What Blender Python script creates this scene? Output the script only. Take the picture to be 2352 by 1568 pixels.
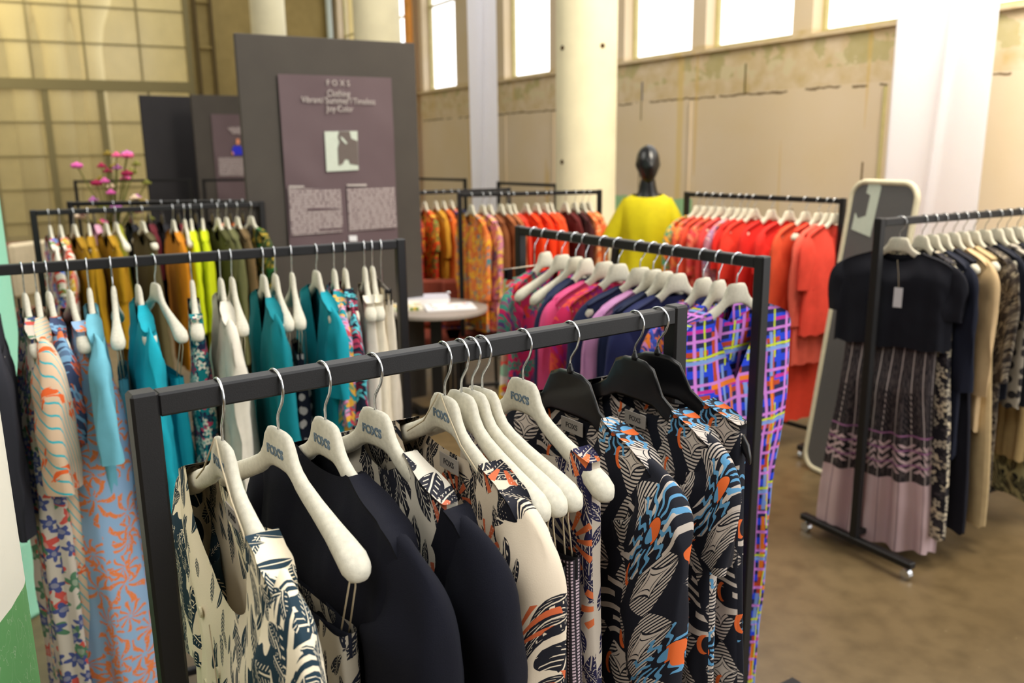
import bpy, math, random
from mathutils import Vector, noise
C = bpy.context.scene.collection
for o in list(bpy.data.objects): bpy.data.objects.remove(o)
PI = math.pi
# ------------------------------------------------------------------ camera
FX, HZ, RHO, H = 1970.0, 444.0, .012, 1.82
th = math.atan(HZ/FX)
Fv = Vector((0, math.cos(th), -math.sin(th))); U0 = Vector((0, math.sin(th), math.cos(th))); R0 = Vector((1, 0, 0))
Rv = R0*math.cos(RHO)-U0*math.sin(RHO); Uv = U0*math.cos(RHO)+R0*math.sin(RHO)
cd = bpy.data.cameras.new('camera'); cam = bpy.data.objects.new('camera', cd); C.objects.link(cam)
from mathutils import Matrix
m = Matrix((Rv, Uv, -Fv)).transposed().to_4x4(); m.translation = (0, 0, H); cam.matrix_world = m
cd.sensor_width = 36; cd.lens = FX/2352*36; cd.clip_end = 200
cd.dof.use_dof = True; cd.dof.focus_distance = 1.36; cd.dof.aperture_fstop = 4.0
bpy.context.scene.camera = cam
def ray(x, y): return Fv+Rv*(x-1176)/FX-Uv*(y-784)/FX
def P(x, y, z):
    d = ray(x, y); return Vector((0, 0, H))+d*((z-H)/d.z)
def D(x, y, depth):
    return Vector((0, 0, H))+ray(x, y)*(depth/ray(x, y).y)
def pr(p):
    v = Vector(p)-Vector((0, 0, H)); k = v.dot(Fv); return 1176+FX*v.dot(Rv)/k, 784-FX*v.dot(Uv)/k
# ------------------------------------------------------------------ world / light
W_DIR = Vector((.875, .485, 0)).normalized()        # outward normal of the window wall
w = bpy.data.worlds.new('world'); bpy.context.scene.world = w; w.use_nodes = True
nt = w.node_tree; nt.nodes.clear()
tc = nt.nodes.new('ShaderNodeTexCoord'); dt = nt.nodes.new('ShaderNodeVectorMath'); dt.operation = 'DOT_PRODUCT'
dt.inputs[1].default_value = (W_DIR.x, W_DIR.y, .10); nt.links.new(tc.outputs['Generated'], dt.inputs[0])
cr = nt.nodes.new('ShaderNodeValToRGB'); nt.links.new(dt.outputs['Value'], cr.inputs[0])
SKY_B = 3.4
els = cr.color_ramp.elements
els[0].position = 0.0; els[0].color = (.078, .074, .064, 1); els[1].position = .38; els[1].color = (1, 1, 1, 1)
bg = nt.nodes.new('ShaderNodeBackground'); nt.links.new(cr.outputs[0], bg.inputs[0]); bg.inputs[1].default_value = SKY_B
wo = nt.nodes.new('ShaderNodeOutputWorld'); nt.links.new(bg.outputs[0], wo.inputs[0])
sc = bpy.context.scene
sc.view_settings.view_transform = 'Standard'; sc.view_settings.look = 'None'; sc.view_settings.gamma = 1
sc.view_settings.use_curve_mapping = False; sc.view_settings.exposure = -0.18
def area(name, loc, target, size, power, col=(1, 1, 1)):
    l = bpy.data.lights.new(name, 'AREA'); l.shape = 'RECTANGLE'; l.size, l.size_y = size; l.energy = power; l.color = col
    o = bpy.data.objects.new(name, l); C.objects.link(o); o.location = loc
    o.rotation_euler = (Vector(target)-Vector(loc)).to_track_quat('-Z', 'Y').to_euler(); return o
area('hall_fill', (-1.5, -.5, 4.6), (0, 2.2, 1.0), (2.2, 2.2), 95, (1, .97, .92))  # unseen fill added above and behind the camera for the foreground
area('hall_fill', (-3.5, 5.0, 5.0), (-1.0, 6.5, 1.0), (3, 3), 150, (1, .95, .86))  # unseen overhead fill added for the left part of the hall
area('hall_fill', (2.5, 3.6, 5.0), (3.4, 8.4, 1.8), (2, 2), 430, (1, .9, .74))  # unseen fill added to brighten the window wall and banner
area('next_hall_fill', (-9.5, 14.5, 5.5), (-8, 17, 1.5), (3, 3), 300, (1, .88, .58))  # unseen fill added to brighten what shows through the glazing
# ------------------------------------------------------------------ helpers
def lin(c):
    return tuple((v/255/12.92 if v/255 <= .04045 else ((v/255+.055)/1.055)**2.4) for v in c)+(1,)
def obj(name, me, mat=None, parent=None, loc=None, rz=0, smooth=True):
    if mat is not None:
        me.materials.clear()
        for mm in (mat if isinstance(mat, (list, tuple)) else [mat]): me.materials.append(mm)
    if smooth:
        me.polygons.foreach_set('use_smooth', [True]*len(me.polygons))
    o = bpy.data.objects.new(name, me); C.objects.link(o)
    if parent: o.parent = parent
    if loc is not None: o.location = loc
    o.rotation_euler = (0, 0, rz); return o
def tag(o, label, cat=None, group=None):
    o['label'] = label
    if cat: o['category'] = cat
    if group: o['group'] = group
    return o
def thing(name, label, cat, loc=(0, 0, 0), rz=0, group=None):
    o = bpy.data.objects.new(name, None); C.objects.link(o); o.empty_display_size = .05
    o.location = loc; o.rotation_euler = (0, 0, rz); return tag(o, label, cat, group)
def struct(o): o['kind'] = 'structure'; return o
class MB:
    def __init__(s): s.v = []; s.f = []; s.uv = []
    def box(s, c, d, rz=0, bev=0):
        cx, cy, cz = c; hx, hy, hz = d[0]/2, d[1]/2, d[2]/2; b = len(s.v); ca, sa = math.cos(rz), math.sin(rz)
        if bev <= 0:
            pts = [(x, y, z) for z in (-hz, hz) for x, y in ((-hx, -hy), (hx, -hy), (hx, hy), (-hx, hy))]
            fs = [(3, 2, 1, 0), (4, 5, 6, 7), (0, 1, 5, 4), (1, 2, 6, 5), (2, 3, 7, 6), (3, 0, 4, 7)]
        else:
            pts = []
            for z, e in ((-hz, bev), (-hz+bev, 0), (hz-bev, 0), (hz, bev)):
                for sx, sy in ((-1, -1), (1, -1), (1, 1), (-1, 1)):
                    if (sx*sy) > 0: q = [(sx*(hx-e), sy*(hy-bev)), (sx*(hx-bev), sy*(hy-e))]; 
                    else: q = [(sx*(hx-bev), sy*(hy-e)), (sx*(hx-e), sy*(hy-bev))]
                    if e: q = [(sx*(hx-bev), sy*(hy-bev))]*2
                    pts += [(a, c2, z) for a, c2 in q]
            fs = []
            for k in range(3):
                for i in range(8):
                    j = (i+1) % 8; fs.append((k*8+i, k*8+j, k*8+8+j, k*8+8+i))
            fs += [tuple(range(7, -1, -1)), tuple(range(24, 32))]
        s.v += [(cx+x*ca-y*sa, cy+x*sa+y*ca, cz+z) for x, y, z in pts]; s.f += [tuple(b+i for i in f) for f in fs]; return s
    def tube(s, pts, r, n=8, cap=True):
        pts = [Vector(p) for p in pts]; b = len(s.v); N = len(pts)
        rr = r if isinstance(r, (list, tuple)) else [r]*N
        t = (pts[1]-pts[0]).normalized(); a = Vector((0, 0, 1)) if abs(t.z) < .9 else Vector((1, 0, 0)); nrm = t.cross(a).normalized()
        for i, p in enumerate(pts):
            t = (pts[min(i+1, N-1)]-pts[max(i-1, 0)]).normalized()
            nrm = (nrm-t*nrm.dot(t)).normalized(); bn = t.cross(nrm)
            for k in range(n):
                an = 2*PI*k/n; s.v.append(tuple(p+nrm*math.cos(an)*rr[i]+bn*math.sin(an)*rr[i]))
        for i in range(N-1):
            for k in range(n):
                j = (k+1) % n; s.f.append((b+i*n+k, b+i*n+j, b+i*n+n+j, b+i*n+n+k))
        if cap: s.f += [tuple(b+k for k in range(n-1, -1, -1)), tuple(b+(N-1)*n+k for k in range(n))]
        return s
    def loft(s, rings, cap=True, closed=True, uvs=None):
        b = len(s.v); n = len(rings[0])
        for r in rings: s.v += [tuple(p) for p in r]
        for i in range(len(rings)-1):
            for k in range(n if closed else n-1):
                j = (k+1) % n; s.f.append((b+i*n+k, b+i*n+j, b+i*n+n+j, b+i*n+n+k))
        if cap: s.f += [tuple(b+k for k in range(n-1, -1, -1)), tuple(b+(len(rings)-1)*n+k for k in range(n))]
        return s
    def lathe(s, prof, c=(0, 0, 0), n=24, cap=True):
        return s.loft([[(c[0]+r*math.cos(2*PI*k/n), c[1]+r*math.sin(2*PI*k/n), c[2]+z) for k in range(n)] for r, z in prof], cap)
    def sphere(s, c, r, n=12, sc=(1, 1, 1)):
        return s.loft([[(c[0]+sc[0]*r*math.sin(a)*math.cos(2*PI*k/n), c[1]+sc[1]*r*math.sin(a)*math.sin(2*PI*k/n), c[2]-sc[2]*r*math.cos(a)) for k in range(n)] for a in [PI*(i+.02)/(n-.0+.04) for i in range(n+1)]])
    def me(s, name='m'):
        m = bpy.data.meshes.new(name); m.from_pydata(s.v, [], s.f); m.update(); return m
    def build(s, name, mat, parent=None, loc=None, rz=0, smooth=False):
        return obj(name, s.me(name), mat, parent, loc, rz, smooth)
def sm(a, b, x):
    t = min(max((x-a)/(b-a), 0), 1); return t*t*(3-2*t)
def interp(tab, x):
    for (x0, *a), (x1, *b) in zip(tab, tab[1:]):
        if x <= x1:
            t = (x-x0)/(x1-x0); t = max(t, 0); r = [p+(q-p)*t for p, q in zip(a, b)]; return r if len(r) > 1 else r[0]
    r = list(tab[-1][1:]); return r if len(r) > 1 else r[0]
# ------------------------------------------------------------------ node DSL
class E:
    nt = None
    def __init__(s, k): s.k = k
    @staticmethod
    def op(o, *a):
        n = E.nt.nodes.new('ShaderNodeMath'); n.operation = o
        for i, x in enumerate(a):
            if isinstance(x, E): E.nt.links.new(x.k, n.inputs[i])
            else: n.inputs[i].default_value = float(x)
        return E(n.outputs[0])
    def __add__(s, o): return E.op('ADD', s, o)
    __radd__ = __add__
    def __sub__(s, o): return E.op('SUBTRACT', s, o)
    def __rsub__(s, o): return E.op('SUBTRACT', o, s)
    def __mul__(s, o): return E.op('MULTIPLY', s, o)
    __rmul__ = __mul__
    def __truediv__(s, o): return E.op('DIVIDE', s, o)
    def __rtruediv__(s, o): return E.op('DIVIDE', o, s)
    def __pow__(s, o): return E.op('POWER', s, o)
    def __lt__(s, o): return E.op('LESS_THAN', s, o)
    def __gt__(s, o): return E.op('GREATER_THAN', s, o)
    def __and__(s, o): return E.op('MULTIPLY', s, o)
    def __or__(s, o): return E.op('MAXIMUM', s, o)
    def __invert__(s): return E.op('SUBTRACT', 1, s)
    def __abs__(s): return E.op('ABSOLUTE', s)
    def __mod__(s, o): return E.op('FLOORED_MODULO', s, o)
def sin(x): return E.op('SINE', x)
def cos(x): return E.op('COSINE', x)
def vec(x, y, z=0):
    n = E.nt.nodes.new('ShaderNodeCombineXYZ')
    for i, q in enumerate((x, y, z)):
        if isinstance(q, E): E.nt.links.new(q.k, n.inputs[i])
        else: n.inputs[i].default_value = q
    return n.outputs[0]
def noi(x, y, scale, detail=2, z=0):
    n = E.nt.nodes.new('ShaderNodeTexNoise'); n.inputs['Scale'].default_value = scale; n.inputs['Detail'].default_value = detail
    E.nt.links.new(vec(x, y, z), n.inputs['Vector']); return E(n.outputs[0])
def vor(x, y, scale, rnd=.8, off=0):
    """local offset from the cell point (in cell units) and three random numbers of the cell"""
    n = E.nt.nodes.new('ShaderNodeTexVoronoi'); n.voronoi_dimensions = '2D'; n.inputs['Scale'].default_value = 1; n.inputs['Randomness'].default_value = rnd
    X, Y = x*scale+off, y*scale+off*1.7
    E.nt.links.new(vec(X, Y), n.inputs['Vector'])
    s = E.nt.nodes.new('ShaderNodeSeparateXYZ'); E.nt.links.new(n.outputs['Position'], s.inputs[0])
    c = E.nt.nodes.new('ShaderNodeSeparateColor'); E.nt.links.new(n.outputs['Color'], c.inputs[0])
    return X-E(s.outputs[0]), Y-E(s.outputs[1]), E(c.outputs[0]), E(c.outputs[1]), E(c.outputs[2])
def rot(x, y, a): ca, sa = cos(a), sin(a); return x*ca+y*sa, y*ca-x*sa
def leaf(x, y, L, Wd): return abs(x) < Wd*(1-(y/L)*(y/L))
def polar(x, y): return E.op('SQRT', x*x+y*y), E.op('ARCTAN2', y, x)
def mix(a, b, f):
    n = E.nt.nodes.new('ShaderNodeMix'); n.data_type = 'RGBA'
    if isinstance(f, E): E.nt.links.new(f.k, n.inputs[0])
    else: n.inputs[0].default_value = f
    for q, i in ((a, 6), (b, 7)):
        if isinstance(q, tuple): n.inputs[i].default_value = lin(q) if len(q) == 3 else q
        else: E.nt.links.new(q, n.inputs[i])
    return n.outputs[2]
_mc = {}
def mat(name, fn=None, rough=.85, metal=0, bump=0, bscale=400, spec=.25, sheen=0, coat=0):
    m = bpy.data.materials.new(name); m.use_nodes = True; E.nt = m.node_tree
    b = m.node_tree.nodes['Principled BSDF']; b.inputs['Roughness'].default_value = rough; b.inputs['Metallic'].default_value = metal
    b.inputs['Specular IOR Level'].default_value = spec; b.inputs['Sheen Weight'].default_value = sheen; b.inputs['Coat Weight'].default_value = coat
    t = m.node_tree.nodes.new('ShaderNodeTexCoord')
    if fn:
        r = fn(t)
        if isinstance(r, tuple): b.inputs['Base Color'].default_value = lin(r)
        else: m.node_tree.links.new(r, b.inputs['Base Color'])
    if bump:
        n = m.node_tree.nodes.new('ShaderNodeTexNoise'); n.inputs['Scale'].default_value = bscale; m.node_tree.links.new(t.outputs['Object'], n.inputs['Vector'])
        bp = m.node_tree.nodes.new('ShaderNodeBump'); bp.inputs['Strength'].default_value = bump; bp.inputs['Distance'].default_value = .002
        m.node_tree.links.new(n.outputs[0], bp.inputs['Height']); m.node_tree.links.new(bp.outputs[0], b.inputs['Normal'])
    return m
def uvxy(t):
    s = E.nt.nodes.new('ShaderNodeSeparateXYZ'); E.nt.links.new(t.outputs['UV'], s.inputs[0]); return E(s.outputs[0]), E(s.outputs[1])
def oxyz(t):
    s = E.nt.nodes.new('ShaderNodeSeparateXYZ'); E.nt.links.new(t.outputs['Object'], s.inputs[0]); return [E(s.outputs[i]) for i in range(3)]
# ------------------------------------------------------------------ fabrics
def solid(c, rough=.9, sheen=.0):
    k = ('s', c, rough)
    if k not in _mc:
        def fn(t):
            x, y, z = oxyz(t); n = noi(x, y, 30, 3, z); return mix(tuple(int(v*.93) for v in c), tuple(min(255, int(v*1.05)) for v in c), n)
        _mc[k] = mat('plain_fabric', fn, rough, bump=.25, bscale=700, sheen=sheen)
    return _mc[k]
def f_floral(bg, c1, c2, c3, s=14, dens=.75):
    def fn(t):
        u, v = uvxy(t); u = u+(noi(u, v, 12)-.5)*.05
        col = bg
        for i, (c, sc_) in enumerate(((c1, s), (c2, s*1.25), (c3, s*1.6))):
            x, y, a, b, d = vor(u, v, sc_, .9, 3.3*i+1)
            r, an = polar(x, y); m_ = (r < .34+.13*sin(an*5+a*6)) & (b < dens)
            col = mix(col, c, m_)
            col = mix(col, tuple((p+q)//2 for p, q in zip(c, bg)), m_ & (r < .14))
            if i == 0:
                X, Y = rot(x+.1, y-.1, d*6.3); col = mix(col, c2, leaf(X, Y, .48, .13) & (a > .45))
        return col
    return fn
def floral(bg, c1, c2, c3, s=14, dens=.75):
    k = ('f', bg, c1, c2, c3, s)
    if k not in _mc: _mc[k] = mat('floral_fabric', f_floral(bg, c1, c2, c3, s, dens), .85, bump=.15, bscale=600)
    return _mc[k]
def leaves(bg, ink, accent=None, s=9, dens=1.0, fine=1):
    """bold botanical print: veined leaves, fans and dotted vines"""
    k = ('l', bg, ink, accent, s, dens)
    if k in _mc: return _mc[k]
    def fn(t):
        u, v = uvxy(t); u2 = u+(noi(u, v, 7)-.5)*.03
        col = bg
        # brush areas of solid ink
        blot = noi(u, v*.8, 6, 3) > (.55 if dens > 1.2 else .60 if dens >= 1 else .66)
        col = mix(col, ink, blot)
        x, y, a, b, d = vor(u2, v, s, .75)
        X, Y = rot(x, y, a*6.28)
        fan = abs(X) < .45*(1-(Y/.5)*(Y/.5)); rib = sin(E.op('ARCTAN2', X, Y+.55)*26) > -.1
        fr = polar(X, Y+.5)[0] < .95
        col = mix(col, ink, fan & rib & fr & (b < .65*dens))
        # veined leaves of several sizes
        for i, (sc_, L, Wd, th_) in enumerate(((s*1.5, .52, .2, .8), (s*1.9, .5, .15, .7), (s*2.6, .5, .17, .55))):
            x, y, a, b, d = vor(u2, v, sc_, .8, 5.1*i+2); X, Y = rot(x, y, a*1.6-.8+3.14*(i % 2))
            m_ = leaf(X, Y, L, Wd) & (b < th_*dens)
            col = mix(col, ink, m_)
            vein = (abs(X) < .014) | ((abs(X) < Wd*.62) & (sin((Y+abs(X)*1.4)*44) > .72) & (abs(X) > .05))
            col = mix(col, bg, m_ & vein)
        if accent:
            x, y, a, b, d = vor(u, v, s*.9, .9, 21); r, an = polar(x, y)
            sp = (r < .40) & (sin(an*11+a*5) > -.15+r*1.3) & (b < .42) & (sin(an+a*6) > -.3)
            col = mix(col, accent, sp); col = mix(col, ink, sp & (r < .12))
        # white dotted veins over the dark areas
        dots = (sin(u*900+v*300) > .82) & (sin(v*1000) > .7) & (noi(u, v, 14) > .57)
        return mix(col, bg, dots)
    _mc[k] = mat('botanical_print_fabric', fn, .8, bump=.1, bscale=500); return _mc[k]
def zebra():
    if 'z' in _mc: return _mc['z']
    ink, cr_, blue, org = (19, 21, 32), (196, 184, 172), (92, 150, 190), (224, 104, 46)
    def fn(t):
        u, v = uvxy(t); u, v = u*1.22, v*1.22; wob = noi(u, v, 9, 1)
        col = mix(ink, ink, 0.0)
        s = 8.6; uu = u+(noi(u, v, 5)-.5)*.014
        # diamond lattice of ribbed spindles with four-pointed stars
        cl_ = E.op('FLOOR', uu*10.5); fx = ((uu*10.5) % 1)-.5; fy = ((v*6.9+cl_*.5+sin(cl_*2.3)*.06) % 1)-.5
        ax, by = abs(fx), .5-abs(fy)
        spind = ax < .03+.44*E.op('POWER', 1-by*2, .85)
        ribs = sin((by+ax*ax*.35)*112+.8) > -.15
        col = mix(col, cr_, spind & ribs)
        st = (ax*.92+.001)**.62+(by*1.75+.001)**.62
        col = mix(col, ink, (st < .66)); col = mix(col, cr_, st < .60); col = mix(col, ink, (st < .46)); col = mix(col, cr_, st < .41)
        # areas of wavy tiger stripes
        a = 1.0; zone = noi(u, v, 5.5, 0, 4) > .585
        sw = sin(v*210+sin(u*38+9)*2.2+wob*14)
        gap = sin(u*34+E.op('FLOOR', v*33.4)*2.3) > -.75
        col = mix(col, ink, zone); col = mix(col, cr_, zone & (sw > .25) & gap)
        # suns
        x, y, a, b, d = vor(u, v, 6.0, .55, 31); r, an = polar(x, y)
        on = b < .45; wavy = sin(an*13+sin(r*38)*1.1)
        col = mix(col, ink, on & (r < .17))
        col = mix(col, blue, on & (r < .40) & (r > .13) & (wavy > -.2+r*2.6))
        col = mix(col, org, on & (r < .12) & (x > -.02)); col = mix(col, blue, on & (r < .085) & (x < .0)); 
        # orange crescents
        x, y, a, b, d = vor(u, v, 13, .8, 47); r1, _ = polar(x, y*.55); r2, _ = polar(x-.1, y*.55)
        col = mix(col, org, (r1 < .17) & (r2 > .15) & (b < .28))
        # little rings
        x, y, a, b, d = vor(u, v, 12, .9, 63); r, an = polar(x, y)
        ring = (r < .24+.05*sin(an*16)) & (b < .14); col = mix(col, cr_, ring & (r > .13)); col = mix(col, ink, ring & (r < .13))
        return col
    _mc['z'] = mat('sun_and_stripe_print_fabric', fn, .75, bump=.1, bscale=500); return _mc['z']
def plaid():
    if 'p' in _mc: return _mc['p']
    def fn(t):
        u, v = uvxy(t); u, v = u*1.3, v*1.3; u = u+(noi(u, v, 6, 1)-.5)*.012; v = v+(noi(u, v, 5, 1, 3)-.5)*.012
        navy, blue, pink, lime, rust, sky, org, mag = (27, 30, 78), (28, 66, 215), (206, 128, 214), (196, 212, 50), (186, 66, 32), (126, 158, 220), (238, 126, 30), (200, 40, 150)
        col = mix(navy, navy, 0.0)
        def band(cc, p, per, a, b, q=None):
            f = (p % per)/per; m_ = (f > a) & (f < b)
            return m_ if q is None else m_ & q
        hgate = sin(u*31+1) > -.3; vgate = sin(v*23+E.op('FLOOR', u*9)*2) > -.45
        col = mix(col, blue, band(0, v, .083, .05, .40)); col = mix(col, blue, band(0, u, .105, .60, .82, vgate))
        col = mix(col, rust, band(0, v, .17, .55, .66, sin(u*19) > -.4)); col = mix(col, rust, band(0, u, .13, .06, .2, sin(v*15+u*4) > -.2))
        col = mix(col, sky, band(0, u, .105, .28, .42, vgate)); col = mix(col, mag, band(0, v, .23, .3, .36, hgate))
        col = mix(col, org, band(0, v, .31, .77, .83, sin(u*17+2) > -.3)); col = mix(col, org, band(0, u, .17, .80, .88, sin(v*11+1) > .1))
        col = mix(col, lime, band(0, u, .105, .46, .54, sin(v*9+2) > -.7)); col = mix(col, pink, band(0, v, .083, .62, .76))
        col = mix(col, pink, band(0, u, .105, .02, .16)); col = mix(col, lime, band(0, v, .29, .1, .135)); col = mix(col, sky, band(0, v, .29, .04, .09))
        return col
    _mc['p'] = mat('bright_plaid_fabric', fn, .75, bump=.1); return _mc['p']
def stripes():
    def fn(t):
        u, v = uvxy(t); s = ((v+abs((u % 1.0)-.0)*2.1+(noi(u, v, 4)-.5)*.02) % .036)/.036
        col = mix((222, 190, 158), (60, 180, 190), s < .17)
        x, y, a, b, d = vor(u, v, 15, .9); x2, y2 = x+(noi(u, v, 60)-.5)*.5, y+(noi(u, v, 60, 2, 5)-.5)*.5
        r, an = polar(x2, y2); return mix(col, (236, 104, 50), (r < .30) & (b < .62) & (sin(an*3+a*6) > -.2))
    return mat('diagonal_striped_fabric', fn, .85)
def sprays(bg=(142, 172, 202), ink=(226, 128, 72), s=7.5):
    k = ('sp', bg, ink)
    if k in _mc: return _mc[k]
    def fn(t):
        u, v = uvxy(t); u2 = u+(noi(u, v, 30)-.5)*.012; col = bg
        for i in range(2):
            x, y, a, b, d = vor(u2, v, s*(1+i*.4), .9, i*7+.5); r, an = polar(x, y)
            m_ = (r < .46) & (r > .05) & (sin(an*(7+i*2)+sin(r*9+a*6)*1.6) > .15+r*.9)
            col = mix(col, ink, m_ & (b < .85) & (noi(u, v, 160) > .38))
        return col
    _mc[k] = mat('sketched_leaf_fabric', fn, .85); return _mc[k]
def beads(bg, dot):
    k = ('b', bg, dot)
    if k in _mc: return _mc[k]
    def fn(t):
        u, v = uvxy(t); m_ = (sin(v*1150) > -.35) & (sin(u*900) > .1); return mix(bg, dot, m_)
    _mc[k] = mat('dotted_pleat_fabric', fn, .7); return _mc[k]
def maxi_print():
    def fn(t):
        u, v = uvxy(t); d = v*-1   # metres below the waist
        col = mix((74, 66, 66), (38, 34, 38), noi(u*6, v, 30, 2) > .5)
        col = mix(col, (176, 164, 160), abs((u % .052)/.052-.5) < .045)
        col = mix(col, (30, 27, 32), (sin((d+abs((u % .104)-.052)*1.6)*240) > .2) & (d > .22) & (d < .42) & (sin(u*60) > 0))
        col = mix(col, (196, 170, 172), (d > .62) | ((d > .45) & (sin((d+abs((u % .08)-.04)*1.1)*190) > .1) & (d < .58)))
        col = mix(col, (26, 24, 30), (d > .47) & (d < .52) & (sin(u*120) > sin((d-.47)*60)))
        col = mix(col, (150, 100, 140), (sin(d*95) > .93) & (d > .38) & (d < .6))
        col = mix(col, (150, 128, 132), (d > .62) & (abs((u % .07)/.07-.5) < .03))
        return col
    return mat('patterned_knit_skirt_fabric', fn, .9)
def teal_leaf_blouse():
    """cream front panel, dark leaves clustered along the neckline and on the near shoulder"""
    def fn(t):
        bgc, ink = (232, 219, 190), (28, 50, 62)
        u, v = uvxy(t); u2 = u+(noi(u, v, 7)-.5)*.025
        zf = lambda a, b: ((abs(a-.03) < .07+(b+.44)*.22) & (b > -.46)) | (a > .12) | ((a < -.06) & (b > -.24))
        col = mix(bgc, ink, (noi(u, v, 9, 3) > .60) & (u > .13))
        for i, (sc_, L, Wd, th_) in enumerate(((15, .56, .19, .95), (21, .55, .13, .8), (30, .5, .15, .5))):
            x, y, a, b, d = vor(u2, v, sc_, .8, 4.1*i+2); X, Y = rot(x, y, a*1.5-.75)
            m_ = leaf(X, Y, L, Wd) & (b < th_) & zf(u2-x/sc_, v-y/sc_)
            col = mix(col, ink, m_)
            vein = (abs(X) < .012) | ((sin((Y+abs(X)*1.4)*50) > .55) & (abs(X) > .035) & (a > .5))
            col = mix(col, bgc, m_ & vein)
        return col
    return mat('teal_leaf_print_fabric', fn, .8, bump=.1)
def dotpanel(bg, ink, s, r0):
    k = ('d', bg, ink, s)
    if k in _mc: return _mc[k]
    def fn(t):
        u, v = uvxy(t); x, y, a, b, d = vor(u, v, s, .5); return mix(bg, ink, polar(x, y)[0] < r0)
    _mc[k] = mat('dotted_fabric', fn, .85); return _mc[k]
# ------------------------------------------------------------------ plain materials
def speckled(name, c, rough, amt=.06, sc_=60, **kw):
    def fn(t):
        x, y, z = oxyz(t); n = noi(x, y, sc_, 4, z)
        return mix(tuple(int(v*(1-amt)) for v in c), tuple(min(255, int(v*(1+amt))) for v in c), n)
    return mat(name, fn, rough, **kw)
HANG = speckled('cream_moulded_pulp', (206, 200, 182), .75, .10, 120, bump=.15, bscale=500)
BLACKP = speckled('black_plastic', (16, 16, 18), .28, .1, spec=.5)
STEEL = speckled('black_powder_coated_steel', (17, 16, 17), .45, .10, 300, spec=.38, bump=.12, bscale=900)
CHROME = speckled('chrome_wire', (205, 208, 212), .18, .03, metal=1)
LOGO = speckled('grey_blue_ink', (104, 122, 136), .7, .03)
STRING = solid((196, 180, 150)); TAGM = speckled('white_card', (214, 214, 218), .7, .03); LABELM = solid((150, 142, 134)); DARKINK = speckled('dark_ink', (60, 58, 58), .8, .02)
WHITECL = None
# ------------------------------------------------------------------ setting
FOOT = (0, 0)
def wall_pt(px, z):        # point on the window wall at image column px (row does not matter for a vertical wall)
    d = ray(px, 150); k = WALL_D/(d.x*W_DIR.x+d.y*W_DIR.y); return Vector((d.x*k, d.y*k, z))
a_, b_ = P(1460, 137, 2.74), P(2055, 48, 2.74)
wd = (b_-a_); wd.z = 0; wd.normalize(); W_DIR = Vector((-wd.y, wd.x, 0)) if -wd.y*a_.x+wd.x*a_.y > 0 else Vector((wd.y, -wd.x, 0))
WALL_D = a_.x*W_DIR.x+a_.y*W_DIR.y
ALONG = Vector((-wd.x, -wd.y, 0)) if wd.y > 0 else Vector((wd.x, wd.y, 0))   # towards the camera side
if ALONG.y > 0: ALONG = -ALONG
wrz = math.atan2(ALONG.y, ALONG.x)
def s_of(px): return wall_pt(px, 0).dot(ALONG)
def wp(s, n, z): q = W_DIR*(WALL_D+n)+ALONG*s; return Vector((q.x, q.y, z))
def wbox(mb, s0, s1, n0, n1, z0, z1):
    c = wp((s0+s1)/2, (n0+n1)/2, (z0+z1)/2); mb.box(c, (abs(s1-s0), abs(n1-n0), z1-z0), wrz); return mb
def f_wall(t):
    x, y, z = oxyz(t); s = x*ALONG.x+y*ALONG.y
    n = noi(s, z, 1.3, 4); n2 = noi(s, z, 7, 4, 2)
    col = mix((208, 188, 148), (216, 202, 186), n)
    band = (z > 2.30) & (z < 2.78); col = mix(col, (188, 166, 116), band*E.op('MULTIPLY', (n2-.35)*2.2, (n2 > .35)))
    col = mix(col, (160, 158, 104), (z > 2.45) & (z < 2.70) & (noi(s, z, 3, 5, 7) > .52)*.55)
    col = mix(col, (206, 194, 160), (z > 2.42) & (z < 2.56) & (n2 < .45))
    col = mix(col, (120, 104, 80), (abs(z-2.28+(noi(s, z, 9)-.5)*.05) < .010) & (noi(s, z, 3, 1, 5) > .45))
    col = mix(col, (204, 172, 96), ((noi(s*5, z*.12, 1.6, 1, 4) > .68) & (z < 2.74))*.5)
    x2, y2, a, b, d = vor(s, z*.22, 1.4, .9, 3); col = mix(col, (110, 92, 66), (abs(x2) < .014) & (abs(y2) < .05) & (b < .7))
    col = mix(col, (208, 182, 112), (abs(s-st_a+(noi(s, z, 2)-.5)*.06) < .045)*.6)
    col = mix(col, (92, 84, 40), (abs(s-st_b) < .010) & (z > 2.28) & (z < 2.56)); col = mix(col, (90, 96, 120), (abs(s-st_c) < .012) & (z > 2.30) & (z < 2.5))
    col = mix(col, (110, 96, 50), (abs(s-st_c+.01) < .009) & (z > 2.1) & (z < 2.3))
    return mix(col, (150, 196, 150), (z < 1.28+(noi(s, z, 4)-.5)*.1) & (s > s0g) & (s < s1g))
st_a, st_b, st_c = s_of(1565), s_of(1713), s_of(1476)
s0g, s1g = s_of(1440)-1.0, s_of(1600)+.0
M_wall = mat('peeling_plaster', f_wall, .9, bump=.4, bscale=40)
M_conc = speckled('pale_concrete', (196, 182, 140), .9, .12, 8)
M_frame = speckled('old_cream_window_frame', (190, 180, 128), .7, .1, 10)
def f_floor(t):
    x, y, z = oxyz(t); n = noi(x, y, 1.2, 6); n2 = noi(x, y, 9, 5, 2)
    col = mix((88, 70, 42), (124, 106, 76), n); col = mix(col, (66, 52, 30), (n2-.42)*1.6)
    col = mix(col, (128, 112, 84), noi(x, y, 55, 3, 5) > .72); return col
M_floor = mat('worn_concrete_floor', f_floor, .38, bump=.15, bscale=60, spec=.4)
struct(MB().box((0, 8, -.05), (26, 30, .1)).build('floor', M_floor))
S0, S1 = s_of(1200)-6.2, s_of(2352)+3.0
SC = s_of(772)      # corner with the glazed end wall
op = []             # window openings along the wall: (from, to)
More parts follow.
